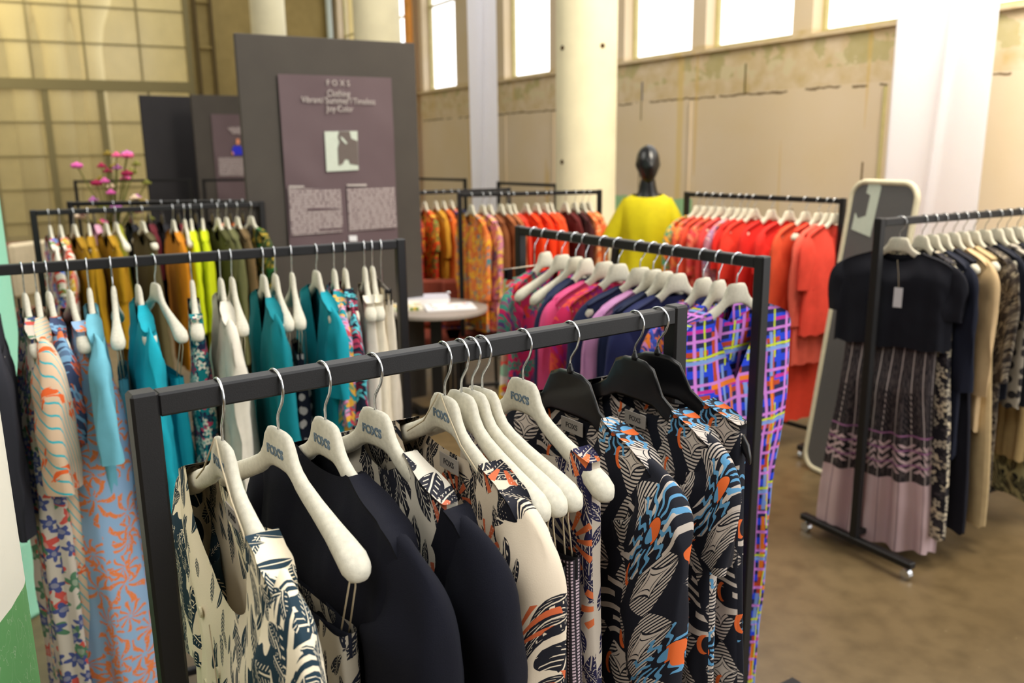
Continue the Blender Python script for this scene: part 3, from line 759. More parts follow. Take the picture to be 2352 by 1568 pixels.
def sleeve_mesh(W, side, length=.22, r0=.085, r1=.075, b=.03, out=.06, seed=0, n=28, m_=16, A=.006, cuff=False):
    z0 = armz(W-.02); pts = []
    # centre line from the armhole outwards and down
    p0 = Vector((W-.05, 0, z0-r0*.92)); p1 = Vector((W+.0, 0, z0-r0*.95)); p2 = Vector((W+out*.55, 0, z0-r0-.05)); p3 = Vector((W+out, 0, z0-r0-length))
    rings = []; uv = []; mb = MB(); vl = [0]*n; last = [None]*n
    for j in range(m_+1):
        t = j/m_
        qo = q if j else None; q = p0*(1-t)**3+p1*3*t*(1-t)**2+p2*3*t*t*(1-t)+p3*t**3
        tg = (p1-p0)*3*(1-t)**2+(p2-p1)*6*t*(1-t)+(p3-p2)*3*t*t; tg.normalize()
        acc = 0 if qo is None else acc+(q-qo).length
        N = Vector((-tg.z, 0, tg.x)); r = r0+(r1-r0)*t; ring = []
        if N.z < 0 and t < .3: N = -N
        for i in range(n):
            a = 2*PI*i/n; ca, sa = math.cos(a), math.sin(a)
            f = A*t*(math.sin(3*a+seed+q.z*9)+.6*math.sin(5*a+seed*2))
            p_ = q+N*ca*(r+f)+Vector((0, 1, 0))*(math.copysign(abs(sa)**.8, sa)*(b*(.5+.5*sm(0, .4, t)))+f*1.2*min(1, abs(sa)*2))
            p_.y += .012*noise.noise(Vector((p_.x*12, p_.z*10, seed+a)))
            ring.append((p_.x*side, p_.y, p_.z)); pv = Vector((p_.x*side, p_.y, p_.z)); vl[i] += (pv-last[i]).length if j else 0; last[i] = pv; uv.append((W+ca*r0 if sa < 0 else W+2*r0-ca*r0, z0-vl[i]))
        rings.append(ring)
    mb.loft(rings, cap=False); me = mb.me('sleeve'); uvl = me.uv_layers.new(name='UVMap')
    wrap_uv(me, uvl, uv, 4*r0); return me
KINDS = dict(
 t_shirt=dict(cat='t-shirt', L=.66, W=.226, hem=.23, sl=.16),
 blouse=dict(cat='blouse', L=.70, W=.226, hem=.24, sl=.24),
 jumper=dict(cat='jumper', L=.66, W=.22, hem=.25, sl=.46, t=.045),
 cardigan=dict(cat='cardigan', L=.72, W=.21, hem=.22, sl=.46, v=True),
 jacket=dict(cat='jacket', L=.72, W=.215, hem=.23, sl=.46, v=True),
 dress=dict(cat='dress', L=1.12, W=.226, hem=.27, sl=.18),
 long_dress=dict(cat='dress', L=1.28, W=.20, hem=.30, sl=0),
 sleeveless_top=dict(cat='top', L=.62, W=.185, hem=.22, sl=0, nw=.11),
 tunic=dict(cat='tunic', L=.88, W=.226, hem=.25, sl=.46))
def garment(kind, mt, p, rz, label, far=False, seed=0, hero=False, sleeve_mat=None, group=None, nlabel=False, hangtag=None, **o):
    K = dict(KINDS[kind]); K.update(o); sl = K.pop('sl'); v = K.pop('v', False); cat = K.pop('cat'); out = K.pop('out', -.005); r0 = K.pop('r0', .08); r1 = K.pop('r1', .07); sb = K.pop('sb', .028); sides = K.pop('sides', (1, -1))
    gz = K.pop('dz', 0)
    if v: K.setdefault('vneck', True); K.setdefault('nf', .2); K.setdefault('nb', .01)
    nu, nv = (44, 18) if far else ((128, 90) if hero else (80, 40))
    name = {'long_dress': 'dress'}.get(kind, kind)
    t = thing(name, label, cat, p+Vector((0, 0, gz)), rz, group)
    obj('body', gmesh(seed=seed, nu=nu, nv=nv, **K), mt, t)
    if sl:
        for s in sides:
            obj('sleeve', sleeve_mesh(K['W'], s, sl, r0, r1, sb, out, seed+s, 20 if far else 36, 12 if far else 30), sleeve_mat or mt, t)
    if nlabel:
        nb_ = MB().box((0, 0, 0), (.062, .0015, .026)).build('neck_label', LABELM, t, (0, K.get('lby', .004), armz(K.get('nw', .085))-K.get('nb', .02)-.016))
        text('FOXS', .014, DARKINK, nb_, (0, -.0012, 0), (PI/2, 0, 0), 'printed_lettering', .0004)
    if hangtag:
        hx, hz, hy = hangtag
        MB().box((hx, hy, hz), (.035, .0015, .085), 0, 0).build('price_tag', TAGM, t); MB().tube([(hx*.5, hy, hz+.16), (hx*.8, hy, hz+.1), (hx, hy, hz+.04)], .0009, 5).build('tag_string', STRING, t)
    return t
def hung_skirt(mt, p, rz, label, drop=.2, W=.14, hem=.2, L=.75, far=False, seed=0, name='skirt', cat='skirt', A=.012, k=14, group=None, loops=True, end=.2, t=.03, band=None, dx=0):
    """skirt or trousers hanging on loops under a hanger"""
    o = thing(name, label, cat, p, rz, group); nu, nv = (44, 14) if far else (140, 40)
    me = gmesh(W=W, L=drop+L, hem=hem, t=t, A=A, k=k, seed=seed, nu=nu, nv=nv, ztop=-drop); 
    b = obj('body', me, mt, o); b.location.x = dx
    wb = MB(); n = 48
    wb.loft([[(dx+(W+.003)*math.cos(2*PI*i/n), math.sin(2*PI*i/n)*.015, -drop+z) for i in range(n)] for z in (.004, -.034)], cap=False); obj('waistband', wb.me(), band or mt, o)
    if loops:
        for s in (1, -1):
            MB().tube([(s*end, .003, -.150), (s*(end-.004), .005, -.17), (dx+s*(W-.012), .004, -drop-.01)], .0014, 6).tube([(s*end, -.003, -.150), (s*(end-.006), -.004, -.17), (dx+s*(W-.02), -.004, -drop-.01)], .0014, 6).build('hanging_loop', STRING, o, smooth=True)
    return o
RN = {'F': 'on the nearest rack', 'L': 'on the turquoise rack', 'M': 'on the pink rack', 'R': 'on the right rack', 'C': 'on the coral rack', 'O': 'on the orange rack', 'U': 'on the mustard rack', 'B': 'on the dark rack at far left', 'Q': 'beside the big board'}
sd = [3]
def item(key, nx, endx, kind, mt, desc, style='cream', logo=False, far=None, hdesc=None, **o):
    sd[0] += 1; far = (key not in 'FLMR') if far is None else far
    p = neck_pt(key, nx); rz = hang_yaw(key, p, endx, ((sd[0]*37) % 11-5)*1.2)
    hanger(key, p, rz, ('cream' if style == 'cream' else 'black')+' hanger holding the '+desc+' '+RN[key], style, logo, far, 'hangers '+RN[key])
    g = None
    if kind in ('skirt', 'trousers'): g = hung_skirt(mt, p, rz, desc+' '+RN[key], seed=sd[0], far=far, name=kind, cat=kind, group='clothes '+RN[key], **o)
    elif kind: g = garment(kind, mt, p, rz, desc+' '+RN[key], seed=o.pop('seed', sd[0]), far=far, group='clothes '+RN[key], **o)
    return g
# ---- nearest rack
NAVYK = solid((13, 14, 25), .95)
teal = teal_leaf_blouse(); bot = leaves((205, 190, 168), (23, 24, 34), (196, 96, 58), 9); bot2 = leaves((200, 192, 176), (24, 25, 36), (190, 100, 70), 7.5)
g = item('F', 512, 650, 'blouse', teal, 'cream blouse with dark teal leaf print', logo=True, hero=True, L=.72, nf=.17, nb=.02, nw=.15, nlabel=True, sleeve_mat=leaves((232, 219, 190), (28, 50, 62), None, 10, 1.4), W=.234, sl=.24, r0=.085, r1=.085, out=.01, sb=.034, t=.03, A=.006, hem=.24, hangtag=(.03, -.42, -.045))
def neck_loops(g):
    MB().tube([(.003, -.010, .004), (.03, -.013, -.02), (.07, -.0135, -.062), (.12, -.015, -.088), (.158, -.019, -.115)], .0013, 6).tube([(-.003, -.010, .004), (-.04, -.020, -.05), (-.11, -.016, -.088)], .0013, 6).build('hanging_loop', STRING, g, smooth=True)
neck_loops(g)
for (x, z) in ((-.10, -.30), (-.05, -.40), (-.11, -.43), (-.02, -.36), (-.07, -.49), (.0, -.5), (-.13, -.53), (-.02, -.58)):
    MB().tube([(x, -.030, z), (x, -.0335, z)], .0085, 16).build('button', speckled('shell_button', (206, 198, 168), .4), g)
item('F', 640, 824, 'skirt', leaves((190, 180, 160), (26, 30, 44), None, 10), 'navy skirt with pale leaf print', logo=True, drop=.245, W=.15, hem=.19, L=.6, end=.198, band=solid((28, 32, 46)), dx=.03)
item('F', 748, 925, 'jumper', NAVYK, 'black-navy knitted jumper with wide neck', logo=True, hero=True, W=.236, L=.75, hem=.27, nw=.085, nf=.02, nb=.02, sl=.5, t=.055, A=.012, out=-.02, r0=.10, r1=.085, sb=.05, k=5)
item('F', 862, 1065, 't_shirt', NAVYK, 'plain navy t-shirt with elbow sleeves', logo=True, hero=True, W=.236, L=.72, nw=.19, nf=.15, nb=.13, square=True, sl=.24, out=.0, r0=.09, r1=.085, sb=.035, t=.028, A=.008)
p4 = neck_pt('F', 884); garment('sleeveless_top', bot2, p4, hang_yaw('F', p4, 1060), 'navy and cream leaf print top behind the navy t-shirt on the nearest rack', hero=True, W=.19, L=.68, nw=.07, nf=.05, nb=.02, seed=41, group='clothes on the nearest rack')
neck_loops(item('F', 1022, 1195, 'blouse', bot, 'cream and navy long blouse with orange palm print', logo=True, hero=True, W=.234, L=.78, nw=.13, nf=.13, nb=.03, sleeve_mat=leaves((224, 208, 184), (23, 24, 34), (206, 100, 58), 8.5, .8), sl=.42, out=-.045, r0=.08, r1=.075, sb=.045, nlabel=True, t=.03))
pl = solid((30, 30, 33), .6)
item('F', 1060, 1243, 'skirt', beads((44, 36, 30), (206, 178, 140)), 'pleated skirt with beige dot columns', drop=.24, W=.14, hem=.17, L=.7, end=.2, k=30, A=.004, band=pl, t=.016, dx=.08)
item('F', 1085, 1285, 'skirt', pl, 'plain black pleated skirt', drop=.235, W=.14, hem=.17, L=.7, end=.2, k=34, A=.004, band=pl, t=.016, dx=.08)
item('F', 1108, 1320, 'skirt', beads((40, 34, 40), (190, 168, 176)), 'pleated skirt with pink dot pattern', drop=.23, W=.14, hem=.17, L=.7, end=.2, k=30, A=.004, band=pl, t=.016, dx=.08)
item('F', 1202, 1392, 'long_dress', leaves((196, 184, 168), (34, 32, 66), (214, 110, 62), 8, 1.0), 'strappy violet-navy leaf dress', logo=True, hero=True, W=.19, L=1.15, nw=.15, nf=.12, nb=.05, hem=.24, nlabel=False)
zb = zebra()
item('F', 1310, 1500, 'dress', zb, 'sun and zebra print dress, frontmost of three', style='black', hero=True, W=.232, L=1.2, nf=.1, nb=.03, nw=.1, sl=.3, nlabel=True, t=.045, A=.014, r0=.085, r1=.075, sb=.04, hem=.25, out=-.03, seed=11)
item('F', 1458, 1640, 'dress', zb, 'sun and zebra print dress, middle of three', style='black', hero=True, W=.222, L=1.2, nf=.13, nb=.04, nw=.12, sl=.16, nlabel=True, t=.03, A=.012, r0=.07, out=-.03, seed=19, hem=.25)
item('F', 1510, 1722, 'long_dress', zb, 'sleeveless sun and zebra print dress, last of three', style='black', hero=True, W=.20, L=1.2, nf=.12, nb=.03, nw=.12, t=.03, A=.012, seed=27, hem=.25)
# ---- turquoise rack
TQ, TQ2, LB, CR = solid((22, 160, 178)), solid((8, 122, 132)), solid((110, 178, 194)), solid((222, 214, 196))
fl1 = floral((200, 178, 160), (196, 70, 66), (120, 140, 90), (190, 120, 140), 16)
item('L', -25, -8, 'tunic', solid((46, 46, 52)), 'dark grey tunic at the far left end', L=.62, out=-.02)
item('L', 57, 88, 'long_dress', floral((196, 184, 168), (196, 80, 70), (80, 120, 90), (70, 80, 130), 12), 'beige maxi dress with red and blue florals', L=1.3, W=.2, t=.06, A=.02)
item('L', 85, 104, 'dress', stripes(), 'peach dress with teal stripes and orange splashes', L=1.3, W=.215, sl=.34, nw=.08, out=.04, hem=.25, A=.02, t=.075, sb=.045)
item('L', 112, 146, 'blouse', floral((60, 70, 100), (208, 110, 60), (120, 160, 190), (200, 90, 60), 15), 'navy blouse with orange and blue print', W=.19, L=.8)
item('L', 160, 196, 'long_dress', sprays(), 'pale blue long dress with orange leaf sprays', L=1.3, W=.19, nw=.13, nf=.14, hem=.36, A=.035, t=.11, k=7)
item('L', 205, 222, 'blouse', LB, 'pale blue blouse with flared sleeves', sl=.26, out=.09, L=.78)
item('L', 260, 272, 'trousers', solid((84, 160, 178)), 'dusty blue trousers on loops', drop=.26, L=.85, W=.13, hem=.15)
item('L', 317, 345, 'jacket', TQ, 'bright turquoise buttoned jacket', L=.85, nf=.12, vneck=True, nw=.07, t=.045, out=.0, hangtag=(.04, -.40, -.055))
item('L', 357, 418, 'skirt', TQ, 'bright turquoise skirt on loops', drop=.27, W=.15, hem=.18, L=.7, end=.2)
item('L', 441, 453, 'sleeveless_top', floral((14, 120, 124), (190, 60, 90), (30, 40, 70), (230, 220, 200), 18), 'teal strappy dress with pink flowers', L=1.0, nw=.15, nf=.15)
item('L', 507, 530, 'cardigan', CR, 'cream long cardigan hiding its hanger', L=.95, W=.22, t=.045, sl=.5, nf=.2, out=.03)
item('L', 533, 559, 'skirt', CR, 'cream flared skirt on loops', drop=.27, W=.13, hem=.2, L=.7)
item('L', 605, 640, 'cardigan', TQ2, 'deep teal open cardigan', L=.85, nf=.3, W=.22, t=.04, out=.03)
item('L', 632, 661, 'skirt', TQ2, 'deep teal skirt on loops', drop=.26, W=.12, hem=.16, L=.75)
item('L', 671, 689, 'skirt', dotpanel((26, 30, 44), (200, 190, 180), 22, .3), 'navy dotted skirt on loops', drop=.25, W=.12, hem=.15, L=.7)
item('L', 727, 770, 'cardigan', solid((20, 150, 166)), 'turquoise wrap top showing its floral lining', L=.8, nf=.22, sl=.2, out=.02, hangtag=(0, -.36, -.05))
fl3 = floral((20, 140, 150), (200, 70, 80), (230, 170, 60), (220, 150, 190), 16)
item('L', 768, 786, 'blouse', fl3, 'teal blouse with red and yellow flowers', L=1.0, sl=.3, out=.02, W=.2)
item('L', 793, 812, 'blouse', floral((24, 34, 52), (120, 30, 50), (90, 190, 200), (190, 60, 90), 18), 'navy and maroon patterned blouse', L=1.0, sl=.3, out=.02, W=.2)
item('L', 838, 853, 'long_dress', CR, 'cream linen dress, left of two', L=1.05, nw=.14, W=.19)
item('L', 856, 872, 'long_dress', solid((226, 216, 190)), 'cream linen dress, right of two', L=1.1, nw=.14, W=.19)
# metal clip hanger at the right end
def clip_hanger(key, nx, endx, label, drop=.07):
    p = neck_pt(key, nx); rz = hang_yaw(key, p, endx); t = thing('clip_hanger', label, 'hanger', p, rz)
    part('hook', HK, t); MB().tube([(0, 0, 0), (0, 0, -.06)], .0022, 6).tube([(-.17, 0, -.06), (.17, 0, -.06)], .0025, 6).build('crossbar', CHROME, t)
    for s in (-.14, .14): MB().box((s, -.008, -.085), (.028, .005, .055), 0, .002).box((s, .008, -.085), (.028, .005, .055), 0, .002).tube([(s, -.012, -.07), (s, .012, -.07)], .006, 8).build('clip', BLACKP, t)
    return p, rz
p, rz = clip_hanger('L', 876, 900, 'wire clip hanger holding the cream trousers at the rack end')
hung_skirt(solid((218, 208, 188)), p, rz, 'cream trousers clipped at the right end of the turquoise rack', drop=.1, W=.15, hem=.17, L=.85, name='trousers', cat='trousers', loops=False, group='clothes on the turquoise rack')
# ---- pink / plaid rack (far end first)
pkf = floral((206, 36, 96), (222, 56, 40), (90, 60, 120), (60, 140, 120), 12)
NV, PK, LI, MG = solid((34, 42, 74)), solid((226, 84, 136)), solid((196, 138, 184)), solid((205, 30, 92))
p, rz = clip_hanger('M', 1228, 1135, 'black clip hanger at the far end of the pink rack')
hung_skirt(floral((150, 196, 170), (226, 220, 214), (226, 180, 60), (230, 90, 80), 6), p, rz, 'mint skirt with white and coral patches', drop=.1, W=.16, hem=.2, L=.75, loops=False, group='clothes on the pink and plaid rack')
M_ = [(1252, 1178, 'dress', pkf, 'magenta dress with red and purple flowers', dict(L=1.0, sl=.1)),
 (1290, 1190, None, None, 'empty space beside the magenta dress', {}),
 (1322, 1225, 'trousers', solid((28, 40, 62)), 'dark navy pleated trousers', dict(drop=.17, W=.17, hem=.2, L=.85, A=.016)),
 (1345, 1262, 'blouse', NV, 'plain dark blue blouse', dict(sl=.3)),
 (1388, 1278, 'tunic', PK, 'candy pink tunic', dict(L=.95, sl=.4)),
 (1420, 1308, 'dress', floral((196, 34, 84), (206, 70, 50), (170, 40, 130), (220, 80, 60), 10), 'crimson dress with orange print', dict(L=1.0)),
 (1470, 1345, 'cardigan', NV, 'navy cardigan with pink trim', dict(nf=.25)),
 (1500, 1385, 'blouse', LI, 'lilac blouse with teal flowers', dict(sl=.3)),
 (1526, 1410, 'cardigan', solid((28, 36, 66)), 'dark navy cardigan over a lilac lining', dict(nf=.3)),
 (1555, 1436, 'tunic', solid((40, 46, 88)), 'indigo tunic beside the lilac scarf', dict(L=.9)),
 (1615, 1512, 'dress', floral((60, 60, 130), (206, 130, 180), (226, 120, 40), (60, 90, 190), 16), 'violet dress with pink and orange print', dict(L=1.0, sl=.12)),
 (1650, 1560, 'dress', plaid(), 'bright plaid dress behind the plaid jumpsuit', dict(L=1.0, sl=.12))]
for nx, ex, kd, mt, ds, o in M_:
    if kd: item('M', nx, ex, kd, mt, ds, **o)
    else:
        p = neck_pt('M', nx); hanger('M', p, hang_yaw('M', p, ex), 'bare cream hanger third from the far end of the pink rack', group='hangers '+RN['M'])
item('M', 1692, 1565, 'long_dress', plaid(), 'long bright plaid jumpsuit with sleeveless wrap top', L=1.42, W=.238, hem=.15, nf=.22, nb=.05, nw=.12, vneck=True, hero=True, waist=-.02, A=.016, t=.05)
# ---- right rack
BLK, TAN = solid((22, 23, 32)), solid((204, 176, 134))
p = neck_pt('R', 2066); rz = math.radians(-40)
hanger('R', p, rz, 'cream hanger holding the navy top and patterned maxi skirt', group='hangers '+RN['R'])
garment('t_shirt', BLK, p, rz, 'black-navy short top above the patterned maxi skirt', L=.47, W=.226, hem=.235, nf=.05, sl=.15, out=-.02, A=.012, t=.05, group='clothes on the right rack', hangtag=(.03, -.25, -.055))
mk = gmesh(W=.19, L=1.38, hem=.26, t=.06, A=.03, k=10, seed=5, nu=120, nv=40, ztop=-.44)
t = thing('skirt', 'patterned grey and pink maxi skirt at the right rack end', 'skirt', p, rz, 'clothes on the right rack')
uvl = mk.uv_layers[0]
for l in uvl.data: l.uv = (l.uv[0], l.uv[1]+.44)
obj('body', mk, maxi_print(), t)
wb = MB(); wb.loft([[(.193*math.cos(2*PI*i/48), math.sin(2*PI*i/48)*.02, z) for i in range(48)] for z in (-.43, -.47)], cap=False); obj('waistband', wb.me(), BLK, t)
Rr = [(2118, 'long_dress', floral((30, 28, 34), (200, 186, 160), (60, 56, 60), (180, 170, 150), 14), 'black dress with cream flecks', dict(L=1.3)),
 (2142, 'tunic', solid((24, 28, 44)), 'navy tunic between the flecked dress and beige knit', dict(L=.95)),
 (2165, 'long_dress', solid((26, 26, 36)), 'black long dress reaching near the floor', dict(L=1.3)),
 (2190, 'tunic', TAN, 'beige long-sleeved knit', dict(L=.85, sl=.5)),
 (2212, 'long_dress', solid((190, 166, 124)), 'tan long linen dress', dict(L=1.3)),
 (2236, 'tunic', floral((70, 62, 56), (150, 140, 120), (40, 36, 36), (120, 110, 96), 20), 'grey-brown flecked tunic', dict(L=1.2)),
 (2262, 'cardigan', solid((26, 30, 42)), 'dark cardigan with pale buttons', dict(L=.75, sl=.2, nf=.05)),
 (2290, 'blouse', dotpanel((170, 162, 148), (50, 48, 50), 16, .3), 'pale grey blouse with dark spots', dict(L=.8, sl=.2)),
 (2312, 'blouse', solid((25, 28, 38)), 'black blouse beside the spotted one', dict(L=.8, sl=.45)),
 (2336, 'trousers', solid((186, 160, 112)), 'khaki wide trousers', dict(drop=.2, L=.9, W=.15, hem=.2)),
 (2362, 'long_dress', leaves((186, 178, 130), (28, 30, 34), None, 8), 'black and olive zebra print dress', dict(L=1.32, hem=.3)),
 (2388, 'tunic', solid((30, 32, 42)), 'dark navy tunic at the frame edge', dict(L=1.0)),
 (2420, 'blouse', solid((28, 30, 40)), 'ink blue blouse at the frame edge', dict(L=.8)),
 (2455, 'blouse', TAN, 'beige blouse past the frame edge', dict(L=.8))]
for nx, kd, mt, ds, o in Rr:
    if kd != 'trousers' : o.setdefault('out', -.01)
    g = item('R', nx, nx+78, kd, mt, ds, **o)
    if 'pale buttons' in ds:
        for k in range(6): MB().tube([(.02, -.045, -.24-.085*k), (.02, -.05, -.24-.085*k)], .010, 12).build('button', TAGM, g)
# ---- coral rack
RD, SAL = solid((224, 44, 36)), solid((226, 98, 80))
co = [(1604, 'blouse', floral((232, 130, 40), (226, 70, 40), (240, 190, 60), (60, 150, 120), 12), 'orange blouse with green flowers'),
 (1622, 'blouse', floral((222, 90, 60), (230, 120, 110), (226, 140, 70), (200, 60, 60), 14), 'coral blouse with white swirls'),
 (1640, 'tunic', solid((224, 80, 56)), 'brick coral tunic'), (1658, 'blouse', floral((214, 70, 60), (226, 110, 60), (200, 60, 70), (230, 140, 110), 18), 'vermilion mottled blouse'),
 (1680, 'jumper', solid((222, 70, 66)), 'rose red jumper'), (1700, 'blouse', floral((196, 130, 150), (226, 120, 60), (150, 120, 160), (230, 190, 190), 14), 'mauve blouse with orange pattern'),
 (1716, 'dress', RD, 'bright red dress with white tag'), (1732, 'blouse', solid((226, 60, 44)), 'tomato red blouse'),
 (1772, 'jumper', solid((214, 40, 34)), 'scarlet jumper'), (1812, 'dress', solid((228, 48, 40)), 'scarlet ruffled dress'), (1850, 'tunic', solid((220, 84, 52)), 'rust orange tunic'),
 (1880, 'long_dress', solid((230, 70, 48)), 'flame orange long dress'), (1902, 'tunic', SAL, 'salmon tunic over orange trousers'), (1918, 'blouse', solid((232, 76, 60)), 'poppy red blouse at the rack end')]
for i, (nx, kd, mt, ds) in enumerate(co): item('C', nx, nx-58, kd, mt, ds, hangtag=(0, -.2, -.04) if 'tag' in ds else None, **({'L': 1.25, 'hem': .2} if kd == 'long_dress' else {}))
# ---- orange rack
orr = [(1082, 'tunic', floral((214, 110, 50), (70, 130, 140), (230, 180, 50), (226, 130, 70), 10), 'orange tunic with teal and yellow shapes'),
 (1108, 'tunic', floral((206, 130, 150), (60, 70, 110), (230, 190, 70), (190, 90, 100), 13), 'pink tunic with navy spots'), (1124, 'blouse', solid((130, 74, 40)), 'chestnut blouse'),
 (1150, 'tunic', solid((152, 88, 50)), 'caramel brown tunic'), (1166, 'blouse', solid((170, 100, 60)), 'tan brown blouse'), (1178, 'blouse', solid((210, 60, 40)), 'brick red blouse'),
 (1208, 'tunic', solid((238, 66, 20)), 'vivid orange tunic, leftmost'), (1232, 'tunic', solid((234, 58, 18)), 'vivid orange tunic, middle'), (1252, 'tunic', solid((240, 72, 26)), 'vivid orange tunic, rightmost'), (1264, 'blouse', solid((226, 80, 40)), 'soft orange blouse'),
 (1298, 'tunic', solid((92, 30, 28)), 'dark maroon tunic with pink collar'), (1320, 'blouse', solid((66, 26, 26)), 'oxblood blouse'),
 (1338, 'tunic', floral((232, 120, 60), (240, 160, 90), (210, 90, 50), (240, 180, 130), 14), 'orange tunic with peach print'), (1352, 'tunic', floral((236, 130, 70), (226, 90, 40), (244, 180, 120), (216, 100, 60), 15), 'apricot printed tunic at the rack end')]
for nx, kd, mt, ds in orr: item('O', nx, nx+30, kd, mt, ds)
# ---- mustard rack
OL, MU, LM = solid((84, 76, 48)), solid((150, 112, 14)), solid((196, 208, 20))
uu = [(114, 'dress', floral((214, 206, 190), (80, 130, 60), (190, 60, 50), (70, 110, 190), 9), 'white dress with green and red flowers', 16), (170, 'tunic', MU, 'mustard tunic', 26),
 (138, 'dress', floral((222, 212, 196), (90, 130, 80), (206, 80, 60), (210, 170, 60), 8), 'ivory dress with poppies', 18),
 (204, 'jumper', solid((156, 118, 12)), 'ochre jumper', 10), (243, 'blouse', solid((160, 120, 16)), 'golden mustard blouse', 24), (266, 'skirt', MU, 'mustard skirt on loops', 26), (327, 'long_dress', OL, 'olive long dress', 30),
 (398, 'tunic', solid((190, 120, 20)), 'amber tunic', 20), (424, 'trousers', solid((40, 60, 56)), 'bottle green trousers', 14), (439, 'jumper', LM, 'lime green jumper', 8), (465, 'tunic', solid((186, 198, 16)), 'chartreuse tunic', 8),
 (500, 'dress', solid((70, 70, 36)), 'moss green dress', 26), (520, 'tunic', solid((96, 96, 60)), 'khaki green tunic', 24), (545, 'tunic', solid((104, 84, 54)), 'cocoa brown tunic', 24), (576, 'dress', floral((28, 56, 28), (40, 110, 50), (180, 150, 50), (60, 70, 40), 12), 'dark green jungle print dress', 36)]
for nx, kd, mt, ds, e in uu: item('U', nx, nx+e, kd, mt, ds, **({'drop': .25, 'L': .7} if kd in ('skirt', 'trousers') else {}))
# ---- dark rack behind
dk = [(215, (206, 150, 170), 'dusty pink blouse'), (262, (150, 150, 40), 'yellow-green blouse'), (300, (30, 30, 36), 'black jacket'), (340, (104, 36, 44), 'wine red blouse'), (372, (36, 34, 38), 'charcoal jacket'), (410, (120, 36, 44), 'ruby blouse'), (450, (34, 32, 36), 'black tunic'),
 (488, (28, 28, 34), 'ink black blouse'), (504, (236, 160, 130), 'pale peach blouse'), (530, (206, 100, 30), 'tangerine print blouse'), (558, (26, 28, 40), 'midnight blue blouse'), (574, (190, 110, 30), 'bronze blouse')]
for nx, c_, ds in dk: item('B', nx, nx+16, 'tunic' if nx % 4 else 'blouse', solid(c_), ds, style='black')
# ---- red floral dresses beside the big board
for nx, mt, ds, kd in ((940, floral((206, 40, 34), (226, 90, 30), (220, 180, 50), (120, 40, 40), 12), 'dark red floral dress half behind the board', 'dress'), (975, floral((214, 36, 32), (236, 110, 40), (226, 190, 60), (90, 130, 60), 12), 'red floral dress with wide sleeves', 'dress'), (1000, solid((196, 140, 40)), 'ochre yellow blouse', 'blouse'),
    (1018, solid((216, 104, 40)), 'burnt orange jumper', 'jumper'), (1036, floral((30, 70, 170), (226, 110, 40), (220, 180, 60), (200, 60, 50), 10), 'blue dress with orange and yellow flowers', 'long_dress'), (1052, solid((30, 30, 50)), 'navy blouse beside the floral dress', 'blouse')):
    item('Q', nx, nx+22, kd, mt, ds)
